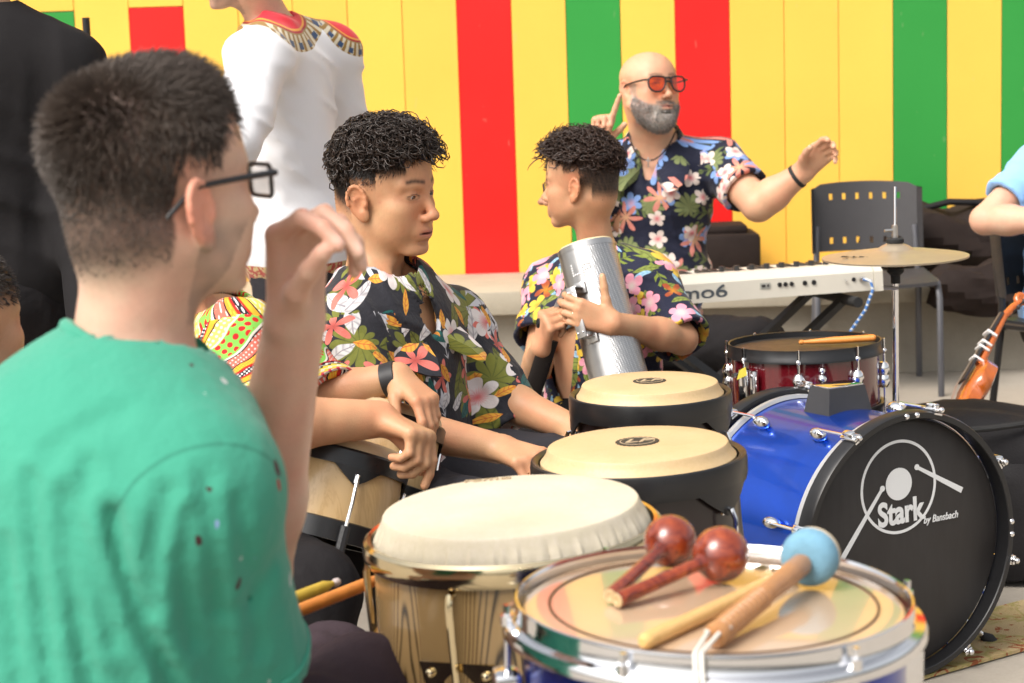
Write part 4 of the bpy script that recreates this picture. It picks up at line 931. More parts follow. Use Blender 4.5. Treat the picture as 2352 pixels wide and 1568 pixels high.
def add_head(V, H, jaw=1.0, nose=1.0, chin=1.0, cheek=1.0, fat=0.0, ear=1.0, beard=0.0, lips=1.0, earx=0.0, earz=0.0, low=0.0, wide=0.0):
    h = HL(V, H)
    h.el((-.006, 0, .04 - low * .5), (.098, .077 + wide, .086 - low * .5), .001)
    h.el((.030, 0, -.01), (.061, .0615 + wide * .7, .095), .03)
    h.el((-.052, 0, -.03), (.045, .055, .060), .03)
    h.el((.026, 0, -.068), (.05, .050 * jaw + fat, .045), .03)
    h.el((.076, 0, -.105), (.016 * chin, .021, .015 * chin), .022)
    for s in (-1, 1):
        h.rc((.002, s * (.054 * jaw + fat), -.058), (.066, s * .018, -.104), .014, .013, .022)
        h.el((.057, s * .044, -.026), (.024 * cheek, .02, .018), .022)
        h.rc((.086, s * .010, .017), (.070, s * .047, .019), .008, .008, .014)
    h.el((.087, 0, -.071), (.0125, .027, .022), .015)
    if fat: h.el((.02, 0, -.1), (.05, .05 + fat, .03), .03)
    if beard:
        h.el((.055, 0, -.102), (.042, .048, .034 + beard), .02); h.el((.03, 0, -.075), (.05, .062 + fat * .7, .042), .02); h.el((.089, 0, -.06), (.009, .027, .006), .006)
    for s in (-1, 1):
        h.el((.1035, s * .032, .000), (.021, .019, .0115), .012, 'c')
        h.el((.0725, s * .0315, -.001), (.0156, .0170, .0132), .006)
    h.rc((.0865, 0, .004), (.1085 * nose ** .3, 0, -.036), .0066, .0092, .012)
    h.el((.1085 * nose ** .3, 0, -.039), (.0115 * nose, .0115, .0095), .006)
    for s in (-1, 1): h.el((.0995, s * .0125 * nose, -.0435), (.011, .0075, .0078), .005)
    for s in (-1, 1): h.el((.1055, s * .0062, -.0505), (.0055, .0033, .0042), .002, 'c')
    for s in (-1, 1):
        h.rc((.0962, s * .003, -.0672), (.0905, s * .015, -.0692), .0048 * lips, .0042 * lips, .005); h.rc((.0905, s * .015, -.0692), (.0835, s * .0245, -.0728), .0042 * lips, .0026, .005)
        h.rc((.0945, 0, -.0788), (.0885, s * .014, -.0775), .0060 * lips, .0052 * lips, .005); h.rc((.0885, s * .014, -.0775), (.0830, s * .0235, -.0735), .0050 * lips, .0026, .005)
        h.el((.048, s * .036, -.055), (.030, .022, .030), .03)
    h.el((.102, 0, -.0730), (.012, .025, .0016), .001, 'c')
    h.el((.0945, 0, -.0915), (.010, .018, .0045), .008, 'c')
    if not fat: h.el((.058, 0, -.155), (.050, .048, .036), .018, 'c')
    for s in (-1, 1): h.el((.0935, s * .0315, -.0030), (.0135, .0132, .0036), .0012, 'c')
    for s in (-1, 1):      # ears
        m = Matrix.Rotation(s * R(-24), 3, 'Z') @ Matrix.Rotation(R(-14), 3, 'Y')
        def e(c): v = m @ Vector(c); return (-.008 + earx + v.x, s * .0785 + v.y, -.016 + earz + v.z)
        q = ear
        h.el(e((0, 0, .004)), (.0185 * q, .0048, .030 * q), .004, 'u', m); h.el(e((.005, 0, -.025)), (.0105 * q, .0042, .0125 * q), .006, 'u', m)
        for i in range(9):
            a0, a1 = R(-20 + 26 * i), R(-20 + 26 * (i + 1))
            if i < 8: h.rc(e((-.0005 + .0165 * q * math.cos(a0), s * .004, .005 + .027 * q * math.sin(a0))), e((-.0005 + .0165 * q * math.cos(a1), s * .004, .005 + .027 * q * math.sin(a1))), .0036, .0036, .0025)
        h.el(e((.0035, s * .0055, -.003)), (.0085, .0048, .013), .003, 'c', m); h.el(e((-.002, s * .0062, .016)), (.010, .0032, .006), .003, 'c', m)
        h.el(e((.013, s * .003, -.006)), (.0045, .0045, .007), .003, 'u', m)
    return h
def add_neck(V, h, base, r0=.052, r1=.058):
    a = h.w((-.022, 0, -.055)); V.rc(a, base, r0 * h.s, r1 * h.s, .03 * h.s)
    for s in (-1, 1):
        mid = Vector(base) + (h.R @ Vector((.03, 0, 0))); V.rc(h.w((-.026, s * .048, -.045)), mid, .012 * h.s, .015 * h.s, .03)
# ---- hands --------------------------------------------------------------
NAILS = []; CREASE = []
FL = ((.042, .026, .021), (.047, .029, .022), (.043, .027, .021), (.034, .020, .018))
def add_hand(V, W, d, n, side, s=1.0, curls=None, thumb=(.6, .35, .3), spread=.05, fat=1.0, tips=None):
    """d = from wrist towards the fingers, n = out of the palm, side 'L' or 'R'"""
    d = Vector(d).normalized(); n = Vector(n); n = (n - d * n.dot(d)).normalized(); t = n.cross(d) if side == 'L' else d.cross(n)
    W = Vector(W); curls = curls or [(20, 25, 15)] * 4; offs = (.029, .010, -.0095, -.027); ends = []
    P = lambda a, b, c: W + (d * a + t * b + n * c) * s
    for i, o in enumerate(offs):
        kn = (.090, .093, .088, .080)[i]
        V.rc(P(.006, o * .55, 0), P(kn, o, 0), .0155 * s * fat, .0112 * s * fat, .014 * s)
        p = P(kn, o, 0); ang = 0; base = (d + t * (spread * (1.5 - i))).normalized(); rr = (.0095, .0098, .0092, .0082)[i] * s * fat
        for j in range(3):
            ang += R(curls[i][j]); v = base * math.cos(ang) + n * math.sin(ang); q = p + v * FL[i][j] * s
            CREASE.append((A(p + (-n * math.cos(ang) + base * math.sin(ang)) * rr), .0048 * s)); V.rc(p, q, rr * (1 - .08 * j), rr * (1 - .08 * (j + 1)), (.007, .004, .004)[j] * s); p = q
        dn = (-n * math.cos(ang) + base * math.sin(ang)); NAILS.append((A(p - v * .002 * s + dn * rr * .6), .0066 * s))
        ends.append(p.copy())
    a, b, c = thumb           # outward angle, towards the palm, bend
    p = P(.018, .018, .006); v = (d * math.cos(a) + t * math.sin(a) + n * b).normalized()
    V.rc(P(.01, .008, .004), p + v * .036 * s, .016 * s * fat, .0125 * s * fat, .012 * s); p = p + v * .036 * s
    for L, r in ((.034, .0112), (.027, .0098)):
        v = (v * math.cos(c) + (d * .7 + n * .5 - t * .3) * math.sin(c)).normalized(); q = p + v * L * s; V.rc(p, q, r * s * fat, r * .9 * s * fat, .005 * s); p = q
    NAILS.append((A(p - n * .006 * s), .0075 * s)); ends.append(p.copy()); return ends
def add_arm(V, S, E, W, r=(.052, .043, .044, .029), k=.025):
    S, E, W = Vector(S), Vector(E), Vector(W)
    V.rc(S, E, r[0], r[1], k); V.rc(E, E + (W - E) * .35, r[1] * .98, r[2], k * .6); V.rc(E + (W - E) * .3, W, r[2], r[3], k * .6)
def add_torso(V, P, N, SL, SR, w=1.0, dp=1.0, belly=0.0, infl=0.0, k=.06):
    P, N, SL, SR = Vector(P), Vector(N), Vector(SL), Vector(SR); up = (N - P).normalized(); L = (N - P).length
    rt = SL - SR; rt = (rt - up * rt.dot(up)).normalized(); fw = rt.cross(up) * 1.0
    m = A(Matrix((fw, rt, up)).transposed()); i = infl
    V.el(P + up * .03, (.115 * dp + i, .165 * w + i, .13 + i), .05, 'u', m)
    V.el(P + up * L * .36 + fw * belly * .5, (.105 * dp + belly * .6 + i, .150 * w + belly * .35 + i, .17 + i), k, 'u', m)
    V.el(P + up * L * .70 + fw * .005, (.112 * dp + belly * .2 + i, .165 * w + i, .19 + i), k, 'u', m)
    for S in (SL, SR):
        V.rc(P + up * L * .86 + (S - P - up * L * .86) * .3, S, .075 * dp + i, .056 + i, .05)
        V.rc(N - up * .035, S + up * .01, .05 + i, .045 + i, .045)
    return fw, rt, up
def add_leg(V, Hp, K, An, r=(.085, .062, .06, .045), infl=0.0):
    V.rc(Hp, K, r[0] + infl, r[1] + infl, .05); V.rc(K, An, r[2] + infl, r[3] + infl, .03)
# ---- skin, hair ---------------------------------------------------------
def skin_mat(name='skin', rough=.48):
    m, t, b = base_mat(name, rough, spec=.35)
    n = t.noise(t.obj(), 60, 4, .6); n2 = t.noise(t.obj(), 420, 2); k = t.m('ADD', t.m('ADD', t.m('MULTIPLY', n, .16), t.m('MULTIPLY', n2, .12)), .86)
    t.put(b.inputs['Base Color'], t.mix(1.0, t.attr('Col'), t.comb(k, t.m('MULTIPLY', k, .995), t.m('MULTIPLY', k, .99)), 'MULTIPLY'))
    t.put(b.inputs['Roughness'], t.m('ADD', t.m('MULTIPLY', n, .2), rough - .1)); t.put(b.inputs['Normal'], t.bump(t.m('ADD', n2, n), .22, .0016))
    b.inputs['Subsurface Weight'].default_value = .10; b.inputs['Subsurface Radius'].default_value = (.6, .25, .12); b.inputs['Subsurface Scale'].default_value = .012
    return m
M['skin'] = skin_mat()
def hair_mat(name, c, c2=None, rough=.42):
    m, t, b = base_mat(name, rough, spec=.5)
    n = t.noise(t.obj(), 45, 3); n2 = t.noise(t.obj(), 300, 2)
    t.put(b.inputs['Base Color'], t.mix(t.m('MULTIPLY', t.m('ADD', n, n2), .5), c, c2 or [x * 2.2 for x in c])); return m
M['black_hair'] = hair_mat('black_hair', (.012, .0072, .005), (.042, .026, .018), .36); M['brown_hair'] = hair_mat('brown_hair', (.02, .0095, .006), (.05, .024, .014)); M['ash_hair'] = hair_mat('ash_brown_hair', (.036, .025, .018), (.105, .077, .06), .5); M['grey_hair'] = hair_mat('grey_beard', (.10, .088, .078), (.36, .335, .31), .6)
def to_local(H, P): Hi = A(H.inverted()); return P @ Hi[:3, :3].T + Hi[:3, 3]
def skin_color(P, H, skin, hair=None, hairline=None, stubble=0.0, beardfn=None, brow=(.02, .013, .01), lipc=(.42, .13, .1), browk=1.0, red=.5, spots=(), excl=None):
    q = to_local(H, P); x, y, z = q[:, 0], q[:, 1], q[:, 2]; ay = np.abs(y); nz = hashn(q, 210, 3); nz2 = hashn(q, 700, 5)
    c = np.tile(A(skin), (len(P), 1)); hm = (x > -.2) & (x < .13) & (np.abs(z) < .17) & (ay < .098)
    if excl: hm = hm & (np.linalg.norm(P - A(excl[0]), axis=1) > excl[1])
    def mixc(m, col_): nonlocal c; c = c * (1 - m[:, None]) + A(col_) * m[:, None]
    rd = A((1.12, .80, .74)); ck = np.exp(-(((x - .075) / .03) ** 2 + ((ay - .035) / .022) ** 2 + ((z + .03) / .022) ** 2)) * red
    ck = np.maximum(ck, np.exp(-(((x - .11) / .016) ** 2 + (y / .015) ** 2 + ((z + .04) / .014) ** 2)) * red * .8)
    er = sstep(.070, .080, ay) * sstep(-.06, -.03, x) * (1 - sstep(.02, .035, x)) * sstep(-.06, -.05, z) * (1 - sstep(.025, .035, z)) * red * 1.2
    ck = np.clip(np.maximum(ck, er), 0, 1) * hm; c = c * (1 - ck[:, None]) + c * rd * ck[:, None]
    lip = np.exp(-(((z + .073) / .0078) ** 2) ** 2 - ((y / .0225) ** 2) ** 2) * sstep(.08, .089, x) * hm; mixc(lip * .8, lipc)
    slit = np.exp(-((z + .0730 + .12 * (.09 - x) * 0) / .0016) ** 2) * (ay < .024) * sstep(.08, .088, x) * hm; mixc(slit * .8, (.06, .02, .018))
    by = .0245 + .0035 * np.exp(-((ay - .034) / .014) ** 2)
    bw = np.exp(-((z - by) / .0042) ** 2) * sstep(.008, .013, ay) * (1 - sstep(.046, .054, ay)) * (x > .05) * hm * np.clip(.9 + .12 * nz2, 0, 1) * browk; mixc(np.clip(bw, 0, .92), brow)
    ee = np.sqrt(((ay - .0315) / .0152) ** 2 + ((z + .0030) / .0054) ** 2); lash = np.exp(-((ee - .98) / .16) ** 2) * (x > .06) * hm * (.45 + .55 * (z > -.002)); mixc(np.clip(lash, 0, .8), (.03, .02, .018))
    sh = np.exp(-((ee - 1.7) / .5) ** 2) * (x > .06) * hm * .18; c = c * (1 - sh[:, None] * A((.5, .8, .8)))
    for sx_, sy_, sz_, sr_ in spots:
        w = np.exp(-(((x - sx_) ** 2 + (y - sy_) ** 2 + (z - sz_) ** 2) / sr_ ** 2)) * .6; mixc(w, (.42, .10, .075))
    if stubble:
        st = sstep(-.03, -.055, z) if False else (1 - sstep(-.05, -.03, z)) * (x > .0) * (1 - lip) * hm * (z > -.14) * stubble * np.clip(.8 + .3 * nz, 0, 1); mixc(np.clip(st, 0, 1) * .5, (.09, .075, .068))
    if beardfn is not None:
        bm, bc = beardfn(x, y, z, nz, nz2); bm = bm * (1 - lip * .9) * hm; c = c * (1 - bm[:, None]) + bc * bm[:, None]
    if hairline is not None:
        hmk = np.clip(hairline(x, y, z) + .05 * nz2 * (hairline(x, y, z) < .98), 0, 1) * hm * (1 - np.clip(er * 2, 0, 1)); mixc(hmk, hair)
    for lst, tone, st in ((CREASE, A((1.0, .74, .66)), .55), (NAILS, None, .75)):
        for ctr, rad in lst:
            if (np.abs(P.min(0) - ctr) > 3).any(): continue
            k = np.where((np.abs(P - ctr) < rad * 1.6).all(1))[0]
            if not len(k): continue
            w = np.exp(-((np.linalg.norm(P[k] - ctr, axis=1) / rad) ** 4))[:, None] * st
            c[k] = c[k] * (1 - w) + (c[k] * tone if tone is not None else np.minimum(c[k] * A((1.25, 1.3, 1.4)), 1)) * w
    NAILS.clear(); CREASE.clear()
    v = 1 + .06 * hashn(P, 38, 8) + .04 * hashn(P, 130, 9); bl = .055 * hashn(P, 75, 12) + .02 * hashn(P, 260, 14); c = c * np.stack([v + bl * .5, v * .985 - bl, v * .98 - bl], 1); return np.clip(c, 0, 1)
def eyes(H, parent, iris=(.03, .015, .008), gaze=(1, 0, -.1)):
    for s in (-1, 1):
        p = MB(); g = Vector((gaze[0], gaze[1], gaze[2])).normalized(); cc = Vector((.0738, s * .0315, -.0015))
        p.ball(H @ cc, .0125 * H.to_scale().x, 20, 14); p.build('eye', M['eye_white'], parent)
        Fm = frame(H @ (cc + g * .0112), H.to_3x3() @ g); sc_ = H.to_scale().x
        p = MB(); p.lathe([(.0058 * sc_, -.0002), (.0052 * sc_, .0012 * sc_), (.0, .0017 * sc_)], Fm, 20, cap=False); p.build('iris', M['iris'], parent)
M['eye_white'] = pmat('eye_white', (.55, .5, .47), .2); M['iris'] = pmat('dark_iris', (.018, .009, .006), .08, coat=.5)
def scalp_points(H, n, seed, accept, prims=None):
    """random points on the cranium with outward directions (head-local), filtered by accept(x,y,z)->keep probability"""
    r = np.random.default_rng(seed); out = []
    C = A((-.006, 0, .04)); Rd = A((.098, .077, .086))
    while len(out) < n:
        d = r.normal(size=3).astype(f32); d /= np.linalg.norm(d); p = C + d * Rd; nn = d / Rd; nn /= np.linalg.norm(nn)
        if r.random() < accept(p[0], p[1], p[2]): out.append((p, nn))
    return out
def build_strands(name, paths, radii, mat, parent, seg=3):
    """paths: list of (k,3) arrays; joined into one hair mesh"""
    vs = []; fs = []; base = 0
    cache = {}
    for P, r in zip(paths, radii):
        k = len(P); t = np.gradient(P, axis=0); t /= np.linalg.norm(t, axis=1)[:, None] + 1e-9
        ref = np.where(np.abs(t[:, 2:3]) < .9, A([[0, 0, 1]]), A([[1, 0, 0]])); x = np.cross(t, ref); x /= np.linalg.norm(x, axis=1)[:, None] + 1e-9; y = np.cross(t, x)
        rr = np.asarray(r).reshape(-1, 1) if np.ndim(r) else np.full((k, 1), r)
        a = np.arange(seg) * 2 * math.pi / seg
        ring = P[:, None, :] + rr[:, None] * (np.cos(a)[None, :, None] * x[:, None] + np.sin(a)[None, :, None] * y[:, None]); vs.append(ring.reshape(-1, 3))
        key = (k,)
        if key not in cache:
            q = []
            for i in range(k - 1):
                for j in range(seg): l = (j + 1) % seg; q.append((i * seg + j, i * seg + l, (i + 1) * seg + l, (i + 1) * seg + j))
            cache[key] = np.array(q)
        fs.append(cache[key] + base); base += k * seg
    return surf_obj(name, np.concatenate(vs).astype(f32), np.concatenate(fs), mat, parent)
def curls(H, n, seed, accept, lift, cr, mat, parent, fw=(0, 0, 0), thick=.0022, turns=1.6, kseg=13, shape=None, jit=.35):
    r = np.random.default_rng(seed + 7); Hm = A(H); paths = []; rad = []
    for p, nn in scalp_points(H, n, seed, accept):
        L = lift(p) * r.uniform(.6, 1.15); tdir = r.normal(size=3); tdir -= nn * (tdir @ nn); tdir /= np.linalg.norm(tdir) + 1e-9; b = np.cross(nn, tdir)
        t = np.linspace(0, 1, kseg); c = cr * r.uniform(.6, 1.3); ph = r.uniform(0, 6.3); tw = turns * r.uniform(.7, 1.4) * (1 if r.random() < .5 else -1)
        path = p - nn * .004 + nn[None] * (np.sin(t * 1.9)[:, None] * L) + tdir[None] * (t[:, None] ** 1.5 * L * jit * 2) + A(fw)[None] * (t[:, None] ** 2 * L)
        a = ph + tw * 6.283 * t; path = path + (np.cos(a)[:, None] * tdir + np.sin(a)[:, None] * b) * (c * np.clip(t * 3, 0, 1))[:, None] + nn[None] * (np.sin(a * .9 + 1) * c * .5 * t)[:, None]
        paths.append((path @ Hm[:3, :3].T + Hm[:3, 3]).astype(f32)); w = thick * r.uniform(.55, 1.2) * np.array([1] * (kseg - 3) + [.8, .55, .15]); rad.append(w * H.to_scale().x)
    return build_strands('hair', paths, rad, mat, parent, 3)
def short_hair(H, n, seed, accept, length, flow, mat, parent, thick=.0006, kseg=4, name='hair'):
    r = np.random.default_rng(seed + 3); Hm = A(H); paths = []; rad = []
    for p, nn in scalp_points(H, n, seed, accept):
        L = length(p) * r.uniform(.75, 1.15); f = A(flow(p)); f = f - nn * (f @ nn) * .3; d = nn + f + r.normal(size=3) * .16; d /= np.linalg.norm(d)
        t = np.linspace(0, 1, kseg)[:, None]; path = p - nn * .002 + d * (t * L) + f * (t * t * L * .5)
        paths.append((path @ Hm[:3, :3].T + Hm[:3, 3]).astype(f32)); rad.append(thick * np.array([1] * (kseg - 1) + [.35]) * r.uniform(.7, 1.2))
    return build_strands(name, paths, rad, mat, parent, 3)
# ---- cloth --------------------------------------------------------------
def uv_body(V3, F, P, N, SL, SR, arms, off=(0, 0), arm_r=.075):
    """flat cloth coordinates in metres per face corner: round the trunk, along the sleeves"""
    P, N, SL, SR = (A(v) for v in (P, N, SL, SR)); up = N - P; up /= np.linalg.norm(up); rt = SL - SR; rt -= up * (rt @ up); rt /= np.linalg.norm(rt); fw = np.cross(rt, up)
    def unwrap(u, per): d = u - u[:, :1]; return u - per * np.round(d / per)
    q = V3 - P; a = np.arctan2(q @ rt, q @ fw); U = unwrap(a[F] * .155, 2 * math.pi * .155) + off[0]; W = (q @ up)[F] + off[1]; Cn = V3[F].mean(1)
    for i, (S, E) in enumerate(arms):
        S, E = A(S), A(E); d = E - S; L = np.linalg.norm(d); d /= L
        w = Cn - S; h = w @ d; rad = np.linalg.norm(w - h[:, None] * d, axis=1); m = (h > .0) & (rad < arm_r + .03)
        w = V3 - S; h = w @ d; b1 = np.cross(d, fw); b1 /= np.linalg.norm(b1) + 1e-9; b2 = np.cross(d, b1); an = np.arctan2(w @ b1, w @ b2)
        U[m] = unwrap(an[F[m]] * .065, 2 * math.pi * .065) + 1.3 * (i + 1); W[m] = h[F[m]] + .4 * i
    return np.stack([U, W], -1).reshape(-1, 2)
def folds(seed, amp, freq, dirs, warp=.3):
    r = random.Random(seed); W = []
    for d in dirs:
        d = Vector(d).normalized(); W.append((A(d) * freq * r.uniform(.75, 1.3), r.uniform(0, 6.3), A(Vector((r.gauss(0, 1), r.gauss(0, 1), r.gauss(0, 1)))) * freq * warp, r.uniform(0, 6.3), A(Vector((r.gauss(0, 1), r.gauss(0, 1), r.gauss(0, 1)))) * 9, r.uniform(0, 6)))
    def f(P):
        o = 0
        for d, ph, w, p2, mdl, p3 in W: o = o + ((1 - np.abs(np.sin((P @ d + ph + 1.3 * np.sin(P @ w + p2)) * .5))) ** 1.6 * 2.2 - .8) * (.5 + .5 * np.sin(P @ mdl + p3))
        return (o * amp / max(1, len(W) ** .5)).astype(f32)
    return f
def voro(t, uv, scale, seed, rnd=.75):
    n = t.n.new('ShaderNodeTexVoronoi'); n.voronoi_dimensions = '2D'; n.feature = 'F1'; n.inputs['Scale'].default_value = 1.0; n.inputs['Randomness'].default_value = rnd
    v = t.map(uv, (seed * 3.17, seed * 1.71, 0), (0, 0, seed * .7), (scale, scale, 1)); t.put(n.inputs['Vector'], v)
    loc = t.vm('SUBTRACT', v, n.outputs['Position']); s = t.sep(loc)
    c = t.n.new('ShaderNodeSeparateColor'); t.put(c.inputs[0], n.outputs['Color']); return s[0], s[1], c.outputs
def soft(t, v, k=14.0): return t.m('MULTIPLY', v, k, clamp=True)
def layer(t, uv, base, kind, scale, seed, prob, size, c1, c2, n=5):
    x, y, rn = voro(t, uv, scale, seed); keep = t.m('GREATER_THAN', prob, rn[1])
    ra = t.m('MULTIPLY', rn[0], 6.2832); ca, sa = t.m('COSINE', ra), t.m('SINE', ra)
    lx = t.m('ADD', t.m('MULTIPLY', x, ca), t.m('MULTIPLY', y, sa)); ly = t.m('SUBTRACT', t.m('MULTIPLY', y, ca), t.m('MULTIPLY', x, sa)); al = t.m('ABSOLUTE', ly)
    if kind in ('flower', 'star'):
        th = t.m('ARCTAN2', ly, lx); r = t.m('SQRT', t.m('ADD', t.m('MULTIPLY', lx, lx), t.m('MULTIPLY', ly, ly)))
        pe = t.m('ABSOLUTE', t.m('COSINE', t.m('MULTIPLY', th, n / 2)))
        Rr = t.m('MULTIPLY', t.m('ADD', t.m('MULTIPLY', t.m('POWER', pe, .55 if kind == 'flower' else 1.6), .62 if kind == 'flower' else .85), .38 if kind == 'flower' else .15), size)
        mk = soft(t, t.m('SUBTRACT', Rr, r), 60 if kind == 'flower' else 45); f = t.m('DIVIDE', r, size)
        vein = t.m('MULTIPLY', t.m('POWER', t.m('ABSOLUTE', t.m('COSINE', t.m('MULTIPLY', th, n * 2.5))), 6), .25)
        cc = t.mix(t.m('SUBTRACT', t.m('MULTIPLY', f, 2.1), vein, clamp=True), c2, c1)
    elif kind == 'leaf':
        e = t.m('SUBTRACT', 1.0, t.m('POWER', t.m('DIVIDE', t.m('ABSOLUTE', lx), size), 2)); mk = soft(t, t.m('SUBTRACT', t.m('MULTIPLY', e, size * .36), al), 60)
        vn = t.m('POWER', t.m('ABSOLUTE', t.m('SINE', t.m('MULTIPLY', t.m('ADD', lx, t.m('MULTIPLY', al, -.9)), 38 / (size * 5)))), 8); mid = t.m('GREATER_THAN', size * .03, al)
        cc = t.mix(t.m('MAXIMUM', t.m('MULTIPLY', vn, .7), mid), c1, c2)
    elif kind == 'fern':
        e = t.m('SUBTRACT', 1.0, t.m('POWER', t.m('DIVIDE', t.m('ABSOLUTE', lx), size), 2)); st = t.m('SINE', t.m('MULTIPLY', t.m('ADD', lx, t.m('MULTIPLY', al, -1.0)), 52 / (size * 5)))
        mk = t.m('MULTIPLY', soft(t, t.m('SUBTRACT', t.m('MULTIPLY', e, size * .42), al), 60), t.m('MAXIMUM', soft(t, t.m('ADD', st, .1), 5), t.m('GREATER_THAN', size * .035, al)), clamp=True); cc = t.mix(t.m('GREATER_THAN', size * .03, al), c1, c2)
    elif kind == 'monstera':
        th = t.m('ARCTAN2', ly, lx); r = t.m('SQRT', t.m('ADD', t.m('MULTIPLY', lx, lx), t.m('MULTIPLY', ly, ly)))
        cut = t.m('POWER', t.m('ABSOLUTE', t.m('SINE', t.m('MULTIPLY', th, 5.5))), .5); Rr = t.m('MULTIPLY', t.m('ADD', t.m('MULTIPLY', cut, .5), .5), t.m('MULTIPLY', t.m('ADD', t.m('MULTIPLY', t.m('COSINE', th), .18), .85), size))
        mk = soft(t, t.m('SUBTRACT', Rr, r), 50); vn = t.m('POWER', t.m('ABSOLUTE', t.m('COSINE', t.m('MULTIPLY', th, 5.5))), 20); cc = t.mix(t.m('MULTIPLY', vn, .8), c1, c2)
    return t.mix(t.m('MULTIPLY', mk, keep), base, cc)
def floral(name, ground_, layers, rough=.75):
    m, t, b = base_mat(name, rough, spec=.25, sheen=.1)
    u0 = t.uv(); wv = t.noise(u0, 9, 2, out=1); uv = t.vm('ADD', u0, t.vm('MULTIPLY', t.vm('SUBTRACT', wv, (.5, .5, .5)), (.03, .03, 0)))
    c = ground_
    for l in layers: c = layer(t, uv, c, *l)
    weave = t.noise(u0, 900, 2); k = t.m('ADD', t.m('MULTIPLY', weave, .3), .85); t.put(b.inputs['Base Color'], t.mix(1.0, c, t.comb(k, k, k), 'MULTIPLY'))
    crease = t.noise(t.obj(), 22, 4, .6); t.put(b.inputs['Normal'], t.bump(crease, .5, .012)); return m
def cloth(name, c, rough=.85, var=.1, extra=None, crease=.5, cs=18, weave=.2):
    m, t, b = base_mat(name, rough, spec=.2, sheen=.15 if max(c) > .05 else 0.0)
    o = t.obj(); w = t.noise(o, 700, 2); n = t.noise(o, 6, 3); k = t.m('ADD', t.m('ADD', t.m('MULTIPLY', w, weave), t.m('MULTIPLY', n, var)), 1 - (weave + var) / 2)
    cc = t.mix(1.0, c, t.comb(k, k, k), 'MULTIPLY')
    if extra: cc = extra(t, cc)
    t.put(b.inputs['Base Color'], cc); t.put(b.inputs['Normal'], t.bump(t.noise(o, cs, 4, .55), crease, .012)); return m

def mesh_normals(V3, F):
    a, b, c, d = (V3[F[:, i]] for i in range(4)); n = np.cross(c - a, d - b); N = np.zeros_like(V3)
    for i in range(4): np.add.at(N, F[:, i], n)
    return N / (np.linalg.norm(N, axis=1)[:, None] + 1e-12)
def mesh_hair(H, V3, F, n, seed, dens, length, flow, mat, parent, thick=.0006, kseg=3, name='hair', jit=.16, lift=1.0):
    """short hair rooted on the skin itself; dens/length/flow take head-local arrays"""
    r = np.random.default_rng(seed); q = to_local(H, V3); m = (np.abs(q[:, 0]) < .16) & (np.abs(q[:, 1]) < .0775) & (np.abs(q[:, 2]) < .16); k = np.where(m)[0]; N = mesh_normals(V3, F)[k]; q = q[k]
    x, y, z = q.T; w = np.clip(dens(x, y, z), 0, 1); w = w * (np.abs(y) < .0772); w = w / w.sum(); pick = r.choice(len(k), n, p=w); Hm = A(H); s = H.to_scale().x; Rm = Hm[:3, :3] / s
    x, y, z = q[pick].T; nl = N[pick] @ Rm; L = length(x, y, z) * r.uniform(.7, 1.2, n); f = np.stack(flow(x, y, z), 1); f = f - nl * (f * nl).sum(1)[:, None] * .6
    d = nl * lift + f + r.normal(size=(n, 3)) * jit; d /= np.linalg.norm(d, axis=1)[:, None]; p0 = q[pick] - nl * .0015 + r.normal(size=(n, 3)) * .0009; t = np.linspace(0, 1, kseg)
    P = p0[:, None] + d[:, None] * (t[None, :, None] * L[:, None, None]) + f[:, None] * (t[None, :, None] ** 2 * L[:, None, None] * .5)
    P = (P @ Hm[:3, :3].T + Hm[:3, 3]).astype(f32); rad = [thick * np.array([1] * (kseg - 1) + [.3]) * u for u in r.uniform(.7, 1.25, n)]
    return build_strands(name, list(P), rad, mat, parent, 3)
# ---- shared pieces of clothing -------------------------------------------
def sleeve_cut(V, S, E, t, lat=.09, ln=.14):
    S, E = Vector(S), Vector(E); d = (E - S).normalized(); V.bx(S + d * (t + ln), (lat, lat, ln), .002, A(rot_to(d)), .002, 'c')
def shirt(root, P, N, SL, SR, EL, ER, mat, w=1.0, dp=1.0, belly=0.0, infl=.013, slv=.24, sr=(.068, .074), hem=.06, neckr=.064, vneck=.10, h=.0045, fold=None, uvoff=(0, 0), name='shirt', neck_c=None, th=.010, lat=.09, k=.06, flare=0.0, extra=(), bulge=(), sk=.04, scoop=0.0):
    P, N, SL, SR = (Vector(v) for v in (P, N, SL, SR))
    V = Vol(); fw, rt, up = add_torso(V, P, N, SL, SR, w, dp, belly, infl, k)
    if flare: V.el(P - up * .0, (.13 * dp + flare, .175 * w + flare, .16), .06, 'u', A(Matrix((fw, rt, up)).transposed()))
    ends = []
    for a_, b_, ra_, rb_ in extra: V.rc(a_, b_, ra_, rb_, .04)
    for c_, r_ in bulge: V.el(c_, r_, .08)
    for S, E, sl in ((SL, EL, slv if not isinstance(slv, tuple) else slv[0]), (SR, ER, slv if not isinstance(slv, tuple) else slv[1])):
        if E is None: continue
        E = Vector(E); d = (E - S).normalized(); e = S + d * (sl + .05); V.rc(S, e, sr[0], sr[1], sk); ends.append((S, e))
        if not extra: sleeve_cut(V, S, e, sl, lat)
    V.pl(P - up * hem, -up)
    nc = Vector(neck_c) if neck_c is not None else N
    V.rc(nc - up * .03, nc + up * .2 + fw * .02, neckr, neckr * 1.25, .002, 'c')
    if scoop: V.rc(nc + fw * .01, nc + fw * (.05 + scoop) - up * .065, .074, .062, .002, 'c')
    if vneck: V.rc(nc + fw * .07, nc + fw * .155 - up * vneck, .044, .004, .002, 'c'); V.rc(nc + fw * .03 + up * .02, nc + fw * .1 - up * vneck * .4, .055, .026, .002, 'c')
    V3, F = surf(V, h, disp=fold, shell=max(th, 2.4 * h))
    return surf_obj(name, V3, F, mat, root, uv=uv_body(V3, F, P, N, SL, SR, ends, uvoff)), (fw, rt, up)
